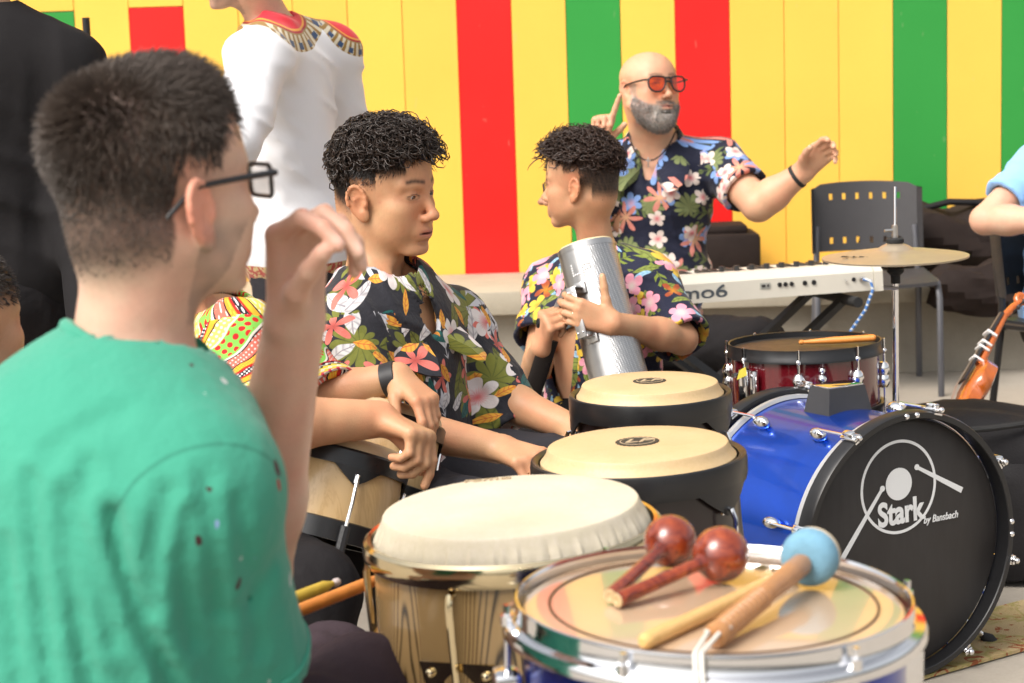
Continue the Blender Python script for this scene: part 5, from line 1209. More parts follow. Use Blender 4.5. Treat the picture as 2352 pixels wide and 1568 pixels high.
def collar(root, N, fw, rt, up, mat, r=.068, drop=.085, wid=.042, back=.03, name='collar', lap=.03, tilt=.0):
    N = Vector(N); rows = []; n = 36
    for i in range(n + 1):
        u = -1 + 2 * i / n; a = u * R(165); fr = sstep(.55, 1.0, abs(u))
        d = -fw * math.cos(a) + rt * math.sin(a); hgt = back * (1 - abs(u) ** 1.6) - drop * float(fr) * .9
        c = N + up * hgt + d * (r + .03 * float(fr)) + fw * (.018 * float(fr)); rows.append((c - up * .03 + d * .004, c + up * .004, c + up * .006 + d * .006, c + d * (wid * .55 + lap * float(fr)) - up * (wid * .55) + rt * (math.copysign(lap * .5, u) * float(fr)), c + d * (wid * .8 + lap * 1.3 * float(fr)) - up * (wid * 1.0 + .008 * float(fr)) + rt * (math.copysign(lap * .9, u) * float(fr)), c + d * (wid * .7 + lap * 1.2 * float(fr)) - up * (wid * 1.02 + .01 * float(fr)) + rt * (math.copysign(lap * .9, u) * float(fr)), c + d * (wid * .4) - up * (wid * .5), c + d * .004 - up * .01))
    m = len(rows[0]); vs = [v for r_ in rows for v in r_]; fs = [(i * m + j, i * m + (j + 1) % m, (i + 1) * m + (j + 1) % m, (i + 1) * m + j) for i in range(n) for j in range(m)]
    fs += [tuple(range(m)), tuple(n * m + j for j in range(m - 1, -1, -1))]
    p = MB(); p.add(vs, fs); o = p.build(name, mat, root, ang=70); me = o.data; l = me.uv_layers.new(name='uv'); wl = A(world_loc(root))
    co = np.empty(len(me.vertices) * 3, f32); me.vertices.foreach_get('co', co); co = co.reshape(-1, 3) + wl - A(N); a = np.arctan2(co @ A(rt), co @ A(fw))
    uv = np.stack([a * .12 + .7, co @ A(up) + .3], 1); li = np.empty(len(me.loops), np.int32); me.loops.foreach_get('vertex_index', li); l.data.foreach_set('uv', uv[li].astype(f32).ravel()); return o
def pants(root, P, hips, knees, ankles, mat, r=(.092, .075, .07, .06), h=.009, shoes=True, fold=None, up=None, name='trousers'):
    V = Vol(); V.el(P, (.15, .17, .13), .05)
    for H_, K, An in zip(hips, knees, ankles): add_leg(V, H_, K, An, r)
    V3, F = surf(V, h, disp=fold or folds(5, .004, 75, ((1, .2, .5), (.3, 1, .4), (0, .4, 1)))); surf_obj(name, V3, F, mat, root)
    if shoes:
        for K, An in zip(knees, ankles):
            An = Vector(An); d = Vector((Vector(K).x - hips[0][0], Vector(K).y - hips[0][1], 0)).normalized(); V = Vol(); V.rc((An.x, An.y, .045), (An.x + d.x * .13, An.y + d.y * .13, .038), .042, .036, .02); V.rc((An.x, An.y, .08), (An.x, An.y, .05), .045, .045, .02); V.pl((0, 0, .004), (0, 0, -1))
            V3, F = surf(V, .008); surf_obj('shoe', V3, F, M['rubber'], root)
M['dark_pants'] = cloth('charcoal_trousers', (.028, .027, .032), .9, .15, crease=.6, cs=14); M['black_pants'] = cloth('black_trousers', (.015, .0135, .0145), .9, .15, crease=.6, cs=14); M['plum_pants'] = cloth('plum_trousers', (.042, .028, .034), .9, .2, crease=.7, cs=14)
def person(loc, label): return empty('person', (loc.x, loc.y, 0), label, 'person')
def quick_legs(P, fwd, rt, wd=.09, th=.40, sh=.42, spread=.12):
    P = Vector(P); fwd = Vector((fwd[0], fwd[1], 0)).normalized(); rt = Vector((rt[0], rt[1], 0)).normalized(); hp = [P + rt * wd * s - Vector((0, 0, .02)) for s in (1, -1)]
    kn = [P + fwd * th + rt * (wd + spread) * s + Vector((0, 0, -.01)) for s in (1, -1)]; an = [Vector((k.x + fwd.x * .03, k.y + fwd.y * .03, .09)) for k in kn]; return hp, kn, an
def smooth1(a, b, x): t = max(0., min(1., (x - a) / (b - a))); return t * t * (3 - 2 * t)

def glasses(H, parent, name, fm, lm, pts, half=.034, x0=.1035, zc=0.0, rr=.0022, temple_z=.006, tr=.0024, tw=.079, bridge=((.0, .004),), bow=.010):
    """pts: lens outline (y, z) for one eye about its centre"""
    root = None; Hs = H.to_scale().x
    def P(y, z): return H @ Vector((x0 - bow * (y / .068) ** 2, y, zc + z))
    fr = MB()
    for s in (-1, 1): fr.tube([P(s * (half + y), z) for y, z in pts], rr * Hs, 8, closed=True)
    w = half - max(-p[0] for p in pts)
    for y0, z0 in bridge: fr.tube([P(-w - .003, z0), P(0, z0 + .002), P(w + .003, z0)], rr * Hs, 8)
    mx = max(p[0] for p in pts)
    for s in (-1, 1):
        e = half + mx
        fr.tube([P(s * (e - .002), temple_z), H @ Vector((x0 - bow * 1.5, s * (tw - .003), zc + temple_z)), H @ Vector((.05, s * tw, zc + temple_z - .001)), H @ Vector((.0, s * (tw + .001), zc + temple_z - .004)), H @ Vector((-.012, s * (tw + .0), zc + temple_z - .010)), H @ Vector((-.035, s * (tw - .006), zc + temple_z - .032))], [tr * Hs * k for k in (1.1, 1.3, 1.2, 1.1, 1.1, .9)], 8)
    g = fr.build(name, fm, parent)
    for s in (-1, 1):
        l = MB(); l.add([P(s * (half + y) , z) for y, z in pts], [tuple(range(len(pts)))]); l.add([P(s * (half + y), z) - H.to_3x3() @ Vector((.0015, 0, 0)) for y, z in pts], [tuple(range(len(pts)))]); l.build('lens', lm, g)
    return g
def stool(P, label, z=None, r=.17):
    P = Vector(P); z = z or .43; root = empty('stool', (P.x, P.y, 0), label, 'stool', 'stools under the seated players')
    p = MB(); p.lathe([(r * .9, z - .035), (r, z - .03), (r, z - .006), (r * .95, z)], Matrix.Translation((P.x, P.y, 0)), 32); p.build('seat', M['black_plastic'], root)
    for k in range(4):
        a = R(45 + 90 * k); p = MB(); p.tube([(P.x + r * .7 * math.cos(a), P.y + r * .7 * math.sin(a), z - .03), (P.x + r * 1.1 * math.cos(a), P.y + r * 1.1 * math.sin(a), .006)], .012, 8); p.build('leg', M['chair_frame'] if 'chair_frame' in M else M['black_metal'], root)

def lens_mat(name, tint, gloss):
    m = bpy.data.materials.new(name); m.use_nodes = True; t = NT(m); out = t.n['Material Output']; t.n.remove(t.n['Principled BSDF'])
    tr = t.n.new('ShaderNodeBsdfTransparent'); tr.inputs[0].default_value = c4(tint); gl = t.n.new('ShaderNodeBsdfGlossy'); gl.inputs['Roughness'].default_value = .04
    lw = t.n.new('ShaderNodeLayerWeight'); lw.inputs[0].default_value = .4; f = t.m('ADD', t.m('MULTIPLY', lw.outputs[1], .25), gloss, clamp=True)
    mx = t.n.new('ShaderNodeMixShader'); t.put(mx.inputs[0], f); t.l.new(tr.outputs[0], mx.inputs[1]); t.l.new(gl.outputs[0], mx.inputs[2]); t.l.new(mx.outputs[0], out.inputs[0]); return m
def seam(sh, root, S, E, off, mat, rmax=.13):
    """a stitched ridge round the sleeve, laid on the cloth itself"""
    me = sh.data; co = np.empty(len(me.vertices) * 3, f32); me.vertices.foreach_get('co', co); P = co.reshape(-1, 3) + A(world_loc(sh)); S = A(S); d = A(E); d = d / np.linalg.norm(d); w = P - S; h = w @ d; rr = np.linalg.norm(w - h[:, None] * d, axis=1)
    k = np.where((np.abs(h - off) < .006) & (rr < rmax))[0]; b1 = A(rot_to(Vector(d)).col[0]); b2 = np.cross(d, b1); an = np.arctan2(w[k] @ b2, w[k] @ b1); pts = []
    for i in range(48):
        a = -math.pi + 2 * math.pi * i / 48; q = np.abs((an - a + math.pi) % (2 * math.pi) - math.pi) < .14
        if q.any(): r_ = rr[k][q].max(); pts.append(Vector(S + d * off + (b1 * math.cos(a) + b2 * math.sin(a)) * r_))
    if len(pts) > 8:
        pts = [(pts[i - 1] + pts[i] * 2 + pts[(i + 1) % len(pts)]) / 4 for i in range(len(pts))]
        p = MB(); p.tube(pts, .0028, 6, closed=True); p.build('seam', mat, root)
# ================================================================== boy in the charcoal floral shirt (middle)
def boy_middle():
    H = head_frame(at(882, 437, 3.78), 61, -4, 2, 1.0)
    N = at(872, 698, 3.80); P = at(905, 1075, 3.86); SR = at(795, 775, 3.70); SL = at(1035, 752, 3.98)
    ER = at(845, 965, 3.62); WR = at(1148, 1030, 3.60); EL = at(1128, 905, 3.95); WL = at(1318, 985, 3.82)
    root = person(P, 'boy in charcoal floral shirt with curly black hair, looking right')
    V = Vol(); fw, rt, up = add_torso(V, P, N, SL, SR, .92, .86); h = add_head(V, H, jaw=.88, nose=1.02, lips=1.12, chin=1.0, cheek=.95, ear=1.05); add_neck(V, h, N - Vector((.015, 0, 0)), .045, .054)
    add_arm(V, SR, ER, WR, (.046, .037, .039, .027)); add_arm(V, SL, EL, WL, (.046, .037, .038, .027))
    dR = (at(1255, 1065, 3.5) - WR); add_hand(V, WR, dR, (0, .35, -1), 'R', .98, [(35, 40, 25), (42, 45, 25), (48, 45, 25), (52, 45, 25)], (.5, .5, .4))
    add_hand(V, WL, (at(1400, 1040, 3.7) - WL), (.1, .5, -1), 'L', .95, [(30, 35, 20)] * 4)
    V3, F = surf(V, .008, fine=[(H @ Vector((.02, 0, 0)), .125, .0023), (WR + dR * .9, .08, .0036)])
    def hl(x, y, z):
        front = .062 - .02 * np.abs(y) / .07; side = np.where(x > .035, front + (np.abs(y) > .045) * -.012, np.where(x > .0, .036 - (x < .028) * .03, np.where(x > -.03, .012, -.052 - .4 * (x + .03))))
        fade = np.where(x > -.02, .03, .045); return sstep(0, 1, (z - side) / fade + .15)
    body = surf_obj('body', V3, F, M['skin'], root, color=skin_color(V3, H, (.52, .28, .155), (.012, .008, .0065), hl, brow=(.018, .011, .008), lipc=(.42, .13, .10), red=.4, spots=[(.034, -.0645, -.012, .0035), (.052, -.0575, -.043, .003), (.064, -.0505, -.044, .0025), (.048, -.060, -.030, .002), (.070, -.045, -.03, .002)]))
    eyes(H, body, gaze=(1, .05, -.28))
    acc = lambda x, y, z: smooth1(.045, .075, z - (.012 if x > .05 else 0)) if x > -.03 else smooth1(.0, .06, z + .2 * (x + .03))
    curls(H, 2000, 11, acc, lambda p: .024 + .012 * max(0, p[0]) / .09 - .016 * smooth1(-.03, -.1, p[0]) * smooth1(.08, .02, p[2]), .0092, M['black_hair'], root, fw=(.3, 0, -.05), thick=.0017, kseg=10, turns=1.25)
    acc2 = lambda x, y, z: (smooth1(.01, .05, z) * (1 - smooth1(.07, .085, z)) if -.03 < x < .045 else (smooth1(-.045, .0, z + .4 * (x + .03)) if x <= -.03 else 0))
    mesh_hair(H, V3, F, 5500, 21, lambda x, y, z: hl(x, y, z) ** 2 * (z < .085), lambda x, y, z: .002 + .011 * sstep(.0, .075, z), lambda x, y, z: (-.2 + 0 * x, 0 * x, -.9 + 0 * x), M['black_hair'], root, .0005, name='faded_sides')
    lay = [('leaf', 9, 1, .8, .42, (.14, .15, .025), (.06, .07, .015)), ('monstera', 7.5, 2, .55, .40, (.16, .17, .03), (.08, .09, .02)), ('fern', 8.5, 3, .5, .46, (.55, .55, .58), (.35, .35, .38)), ('leaf', 11, 4, .4, .42, (.012, .11, .10), (.006, .06, .06)),
           ('leaf', 13, 9, .5, .44, (.6, .58, .58), (.3, .28, .3)), ('star', 12, 6, .55, .42, (.62, .16, .13), (.35, .06, .05), 5), ('leaf', 17, 8, .5, .42, (.66, .33, .04), (.5, .12, .03)), ('flower', 9.5, 5, .5, .36, (.68, .62, .6), (.6, .13, .13), 5)]
    fm = floral('charcoal_floral', (.018, .018, .024), lay)
    sh, (fw, rt, up) = shirt(root, P, N, SL, SR, EL, ER, fm, .98, .92, .012, .018, (.235, .25), (.066, .083), .10, .066, .06, .0055, folds(2, .0045, 95, ((.9, .3, .4), (.4, .2, 1), (1, 0, -.5))), neck_c=N + up * .0 - Vector((0, 0, .0)), flare=.01)
    collar(root, N + Vector((0, 0, .004)), fw, rt, up, fm, .068, .075, .045, .035)
    hp, kn, an = quick_legs(P - Vector((0, 0, .0)), (.75, -.66, 0), (.66, .75, 0), .09, .40, .4, .13)
    pants(root, P - Vector((0, 0, .01)), hp, kn, an, M['dark_pants'])
boy_middle()
# ================================================================== man in the green T-shirt (left foreground)
def rrect(w, h, r, n=5):
    o = []
    for cx, cy, a0 in ((w - r, h - r, 0), (-w + r, h - r, 90), (-w + r, -h + r, 180), (w - r, -h + r, 270)):
        for i in range(n + 1): a = R(a0 + 90 * i / n); o.append((cx + r * math.cos(a), cy + r * math.sin(a)))
    return o
def man_green():
    H = head_frame(at(357, 428, 1.905), 131, 2, 0, .95)
    N = at(322, 850, 1.93); SR = at(446, 1140, 1.83); SL = at(316, 985, 2.17); P = N + Vector((-.10, -.03, -.53))
    ER = at(560, 1650, 1.98); WR = at(600, 1500, 2.22); EL = at(572, 1330, 2.24); WL = at(676, 745, 2.05)
    root = person(P, 'man in green paint-spotted T-shirt and black glasses, seen from behind')
    V = Vol(); add_torso(V, P, N, SL, SR, 1.0, .95); h = add_head(V, H, jaw=1.02, ear=1.12, earx=.008, earz=-.010); add_neck(V, h, N - Vector((.01, 0, 0)), .054, .062)
    add_arm(V, SR, ER, WR, (.055, .044, .044, .031)); add_arm(V, SL, EL, WL, (.05, .046, .046, .031))
    add_hand(V, WR, at(560, 1470, 2.3) - WR, (.3, 0, -1), 'R', 1.0, [(60, 70, 40)] * 4)
    dL = at(688, 520, 2.02) - WL
    add_hand(V, WL, dL, (.78, -.62, -.05), 'L', 1.1, [(54, 46, 24), (60, 52, 26), (66, 58, 30), (72, 64, 32)], (.42, .8, .25), .12, .97)
    V3, F = surf(V, .008, fine=[(H @ Vector((.0, 0, -.01)), .125, .0034), (WL + dL * .6, .10, .0038)])
    def hl(x, y, z):
        lim = .052 * sstep(.03, .055, x) + .012 * (1 - sstep(.03, .055, x)) * sstep(-.03, -.012, x) - (1 - sstep(-.03, -.012, x)) * (.082 + .2 * np.clip(-.03 - x, 0, .1)); return sstep(0, 1, (z - lim) / .05 + .15) * .9
    body = surf_obj('body', V3, F, M['skin'], root, color=skin_color(V3, H, (.62, .38, .28), (.05, .034, .026), hl, stubble=.9, red=.75, excl=(WL + dL * .45, .145)))
    eyes(H, body)
    def ln(x, y, z): return .0022 + .009 * sstep(-.045, .06, z) + .010 * sstep(.07, .115, z) * sstep(-.06, .06, x) + .010 * sstep(.05, .09, -x) * sstep(-.01, .07, z)
    def flow(x, y, z): k = sstep(.05, .115, z); j = sstep(-.08, -.02, x); return (.85 * k * j + (1 - k) * (-.2 * j - .05), 0 * x, .15 * k + (1 - k) * (-.5 - .4 * j))
    mesh_hair(H, V3, F, 14000, 5, lambda x, y, z: hl(x, y, z) ** 1.5, ln, flow, M['ash_hair'], root, .0007, 3, jit=.2)
    pts = rrect(.0245, .0165, .007); lm = lens_mat('clear_lens', (.96, .96, .95), .16)
    glasses(H, root, 'glasses', M['black_metal'], lm, pts, .034, .108, -.003, .0024, .010, .0028, .081)
    def splat(t, c):
        p = t.geo(); n = t.n.new('ShaderNodeTexVoronoi'); n.inputs['Scale'].default_value = 36; t.put(n.inputs['Vector'], t.vm('ADD', t.map(p, scale=(1, 1, .6)), t.vm('MULTIPLY', t.noise(p, 60, 2, out=1), (.005, .005, .005))))
        cc = t.n.new('ShaderNodeSeparateColor'); t.put(cc.inputs[0], n.outputs['Color']); on = t.m('MULTIPLY', t.m('LESS_THAN', n.outputs['Distance'], t.m('MULTIPLY', cc.outputs[1], .22)), t.m('GREATER_THAN', cc.outputs[0], .2))
        s = t.sep(p); reg = t.m('GREATER_THAN', s[0], -.31); colr = t.ramp(cc.outputs[2], [(0, (.05, .02, .02)), (.25, (.2, .3, .5)), (.5, (.5, .52, .5)), (.75, (.3, .02, .015))], 'CONSTANT')
        c0 = at(493, 1259, 1.775); d = t.vm('LENGTH', t.vm('SUBTRACT', p, tuple(c0)), out=1); ln_ = t.m('MULTIPLY', t.m('SUBTRACT', 1.0, t.m('DIVIDE', t.m('ABSOLUTE', t.m('SUBTRACT', d, .094)), .0024), clamp=True), t.m('GREATER_THAN', t.sep(p)[2], float(at(400, 1265, 1.78).z)))
        c = t.mix(t.m('MULTIPLY', ln_, .55), c, (.012, .10, .065)); return t.mix(t.m('MULTIPLY', on, reg), c, colr)
    gm = cloth('green_jersey', (.046, .275, .185), .88, .14, splat, .35, 30, .16)
    f0 = folds(9, .0075, 105, ((1, .15, .05), (.93, .35, -.12)), .07)
    GR = [([(258, 1180), (281, 1293), (328, 1440), (385, 1540), (420, 1640)], 24, .0095), ([(200, 1059), (190, 1205), (228, 1343), (262, 1470)], 24, .0048), ([(150, 1140), (156, 1293), (190, 1469), (215, 1600)], 24, .0050), ([(75, 1100), (80, 1235), (98, 1410), (120, 1600)], 22, .0046), ([(472, 1090), (484, 1230), (500, 1400)], 22, .0040), ([(388, 1128), (350, 1264), (352, 1401)], 22, .0048), ([(435, 1176), (420, 1303), (440, 1480)], 20, .0042), ([(545, 1150), (575, 1320), (590, 1490)], 20, .0040), ([(15, 1250), (32, 1400), (52, 1580)], 22, .0046), ([(290, 940), (220, 970), (120, 1040)], 26, .0032), ([(640, 1270), (600, 1350), (545, 1410)], 18, .0030)]
    def fo(Q):      # hanging folds: long soft creases at given places on the back and sleeve
        w = Q - A(CAM); D = w @ A(Fw); px = np.stack([w @ A(Rt) / D * FPX + 1176, 784 - w @ A(Up) / D * FPX], 1); o = f0(Q) * (.10 + .3 * sstep(.10, .24, N.z - Q[:, 2])); fr = 1 - sstep(1.86, 1.96, D)
        for line, wd, am in GR:
            d = np.full(len(Q), 1e6)
            for (a0, a1), (b0, b1) in zip(line[:-1], line[1:]):
                e = A((b0 - a0, b1 - a1)); q = px - A((a0, a1)); h_ = np.clip((q @ e) / (e @ e), 0, 1); d = np.minimum(d, np.linalg.norm(q - h_[:, None] * e, axis=1))
            o = o + fr * am * (-np.exp(-(d / wd) ** 2) + .45 * np.exp(-((d - 1.9 * wd) / (1.1 * wd)) ** 2))
        return o.astype(f32)
    Nn = N + Vector((0, 0, .012))
    sh, (fw, rt, up) = shirt(root, P, N, SL, SR, None, ER, gm, 1.05, 1.02, .02, .022, .21, (.072, .080), .12, .070, 0, .0065, fo, neck_c=Nn, scoop=.075, bulge=[(N + Vector((-.075, -.02, -.10)), (.12, .13, .11)), (N + Vector((-.12, -.03, -.28)), (.13, .15, .16))], lat=.11, sk=.012)
    seam(sh, root, SR, ER - SR, .19, gm)
    p = MB(); q = []
    for i in range(40):
        a = 2 * math.pi * i / 40; d = fw * math.cos(a) + rt * math.sin(a); q.append(Nn + up * (-.008 - .030 * math.cos(a) - .045 * max(0, math.cos(a))) + d * (.073 + .030 * max(0, math.cos(a))))
    p.tube(q, .0075, 8, closed=True); p.build('neckband', gm, root)
    V = Vol(); d = (EL - SL).normalized(); V.rc(SL, SL + d * .2, .07, .075, .03); sleeve_cut(V, SL, EL, .17); V3, F = surf(V, .008, shell=.012); surf_obj('far_sleeve', V3, F, gm, root)
    kn = [at(840, 1600, 2.42), at(760, 1560, 2.75)]; hp = [P + Vector((.04, -.07, 0)), P + Vector((.04, .09, 0))]; an = [Vector((k.x + .05, k.y + .05, .09)) for k in kn]
    pants(root, P, hp, kn, an, M['plum_pants']); stool(P, 'black stool under the man in the green T-shirt', P.z - .12)
man_green()
# ================================================================== child in the bright patterned shirt, arms over the bongos
def child_bongo():
    H = head_frame(at(362, 645, 3.28), 62, -14, 0, .93)
    N = at(490, 790, 3.33); SR = at(555, 800, 3.20); SL = at(652, 838, 3.54); P = at(490, 1195, 3.50); ER = at(575, 975, 3.10); WR = at(872, 962, 3.20); EL = at(742, 912, 3.46); WL = at(912, 866, 3.44)
    root = person(P, 'child in green and red patterned shirt, forearms crossed over the bongos')
    V = Vol(); fw, rt, up = add_torso(V, P, N, SL, SR, .85, .85); h = add_head(V, H); add_neck(V, h, N, .045, .05)
    add_arm(V, SR, ER, WR, (.046, .042, .043, .030)); add_arm(V, SL, EL, WL, (.042, .036, .036, .027))
    dR = at(990, 1010, 3.16) - WR; add_hand(V, WR, dR, (-.25, -.15, -1), 'R', .90, [(62, 20, 10), (72, 52, 30), (74, 58, 32), (72, 60, 34)], (.45, .7, .35), .04, 1.12)
    dL = at(1000, 938, 3.38) - WL; add_hand(V, WL, dL, (-.25, .05, -1), 'L', .90, [(34, 24, 14), (42, 26, 15), (46, 28, 16), (46, 30, 18)], (.62, .35, .15), .05, 1.04)
    V3, F = surf(V, .008, fine=[(WR + dR * .7, .09, .0028), (WL + dL * .7, .09, .0030)])
    surf_obj('body', V3, F, M['skin'], root, color=skin_color(V3, H, (.55, .29, .16), (.012, .008, .006), lambda x, y, z: sstep(.0, .04, z - .02 - (x > .04) * .03)))
    curls(H, 500, 3, lambda x, y, z: smooth1(.02, .06, z), lambda p: .02, .005, M['black_hair'], root, thick=.0022)
    p = MB(); d = (WL - EL).normalized(); Fm = frame(WL - d * .012, d); p.lathe([(.0300, -.013), (.0325, -.012), (.0325, .012), (.0300, .013), (.0295, .0), (.0300, -.013)], Fm, 32, cap=False, rf=lambda r, z, a: r * (1 + .10 * math.cos(2 * a)))
    w = p.build('wristband', pmat('black_silicone', (.015, .015, .017), .55, bump=.1), root)
    def dm():
        m, t, b = base_mat('bright_print', .8, spec=.2); uv = t.uv(); s = t.sep(t.map(uv, (0, 0, 0), (0, 0, .75), (1.7, 1.7, 1)))
        wv = t.m('MULTIPLY', t.m('SINE', t.m('MULTIPLY', s[0], 26)), .012); v = t.m('FRACT', t.m('MULTIPLY', t.m('ADD', s[1], wv), 5.2))
        c = t.ramp(v, [(0, (.2, .5, .08)), (.17, (.62, .58, .5)), (.20, (.02, .015, .02)), (.22, (.62, .14, .10)), (.36, (.02, .015, .02)), (.38, (.75, .3, .03)), (.46, (.42, .02, .015)), (.5, (.02, .015, .02)), (.58, (.42, .02, .015)), (.61, (.75, .36, .03)), (.69, (.02, .015, .02)), (.71, (.72, .6, .12)), (.86, (.62, .58, .5)), (.89, (.2, .5, .08))], 'CONSTANT')
        def dots(lo, hi, sc, rad, cc, c):
            n = t.n.new('ShaderNodeTexVoronoi'); n.voronoi_dimensions = '2D'; n.inputs['Scale'].default_value = sc; n.inputs['Randomness'].default_value = .15; t.put(n.inputs['Vector'], t.map(uv, (0, 0, 0), (0, 0, .75), (1.7, 1.7, 1)))
            f = t.m('MULTIPLY', t.m('MULTIPLY', t.m('GREATER_THAN', v, lo), t.m('LESS_THAN', v, hi)), t.m('LESS_THAN', n.outputs['Distance'], rad)); return t.mix(f, c, cc)
        c = dots(.9, 1.0, 45, .34, (.5, .02, .02), c); c = dots(.0, .15, 45, .34, (.5, .02, .02), c); c = dots(.22, .36, 95, .25, (.62, .55, .5), c); c = dots(.5, .58, 110, .33, (.65, .63, .6), c); c = dots(.38, .46, 150, .3, (.72, .5, .05), c); c = dots(.71, .86, 80, .3, (.75, .7, .5), c)
        t.put(b.inputs['Base Color'], c); t.put(b.inputs['Normal'], t.bump(t.noise(t.obj(), 20, 3), .4, .01)); return m
    dmat = dm()
    shirt(root, P, N, SL, SR, EL, ER, dmat, .92, .92, .01, .016, (.150, .165), (.058, .070), .1, .062, .05, .006, folds(4, .004, 100, ((1, 0, .4), (.3, .2, 1))), uvoff=(.02, .03))
    def trimmat(c0, d):
        m, t, b = base_mat('woven_trim', .85, spec=.15); p = t.geo(); q = t.vm('SUBTRACT', p, tuple(c0)); h_ = t.vm('DOT_PRODUCT', q, tuple(d), out=1); zz = t.m('MULTIPLY', t.m('PINGPONG', t.m('MULTIPLY', t.m('ADD', t.sep(p)[2], t.sep(p)[1]), 160), 1.0), .004)
        t.put(b.inputs['Base Color'], t.ramp(t.m('ADD', t.m('MULTIPLY', t.m('ADD', h_, zz), 30), .5), [(0, (.35, .02, .03)), (.2, (.03, .012, .02)), (.3, (.6, .58, .5)), (.38, (.03, .012, .02)), (.46, (.65, .5, .06)), (.62, (.6, .58, .45)), (.74, (.65, .5, .06)), (.86, (.55, .06, .10)), (.95, (.62, .58, .5))], 'CONSTANT')); return m
    for S, E, sl in ((SL, EL, .137), (SR, ER, .152)):
        d = (E - S).normalized(); Fm = frame(S + d * sl, d); p = MB(); p.lathe([(.0670, -.016), (.0705, -.0155), (.0714, .0135), (.0680, .014)], Fm, 40, cap=False); p.build('sleeve_trim', trimmat(S + d * sl, d), root)
    kn = [at(820, 1420, 3.2), at(880, 1340, 3.55)]; hp = [P + Vector((0, -.08, 0)), P + Vector((.02, .08, 0))]; an = [Vector((k.x - .02, k.y, .09)) for k in kn]
    kn = [at(715, 1360, 3.10), at(940, 1270, 3.75)]; an = [Vector((k.x - .02, k.y - .03, .09)) for k in kn]
    pants(root, P, hp, kn, an, M['black_pants']); stool(P, 'black stool under the child at the bongos', P.z - .12)
child_bongo()
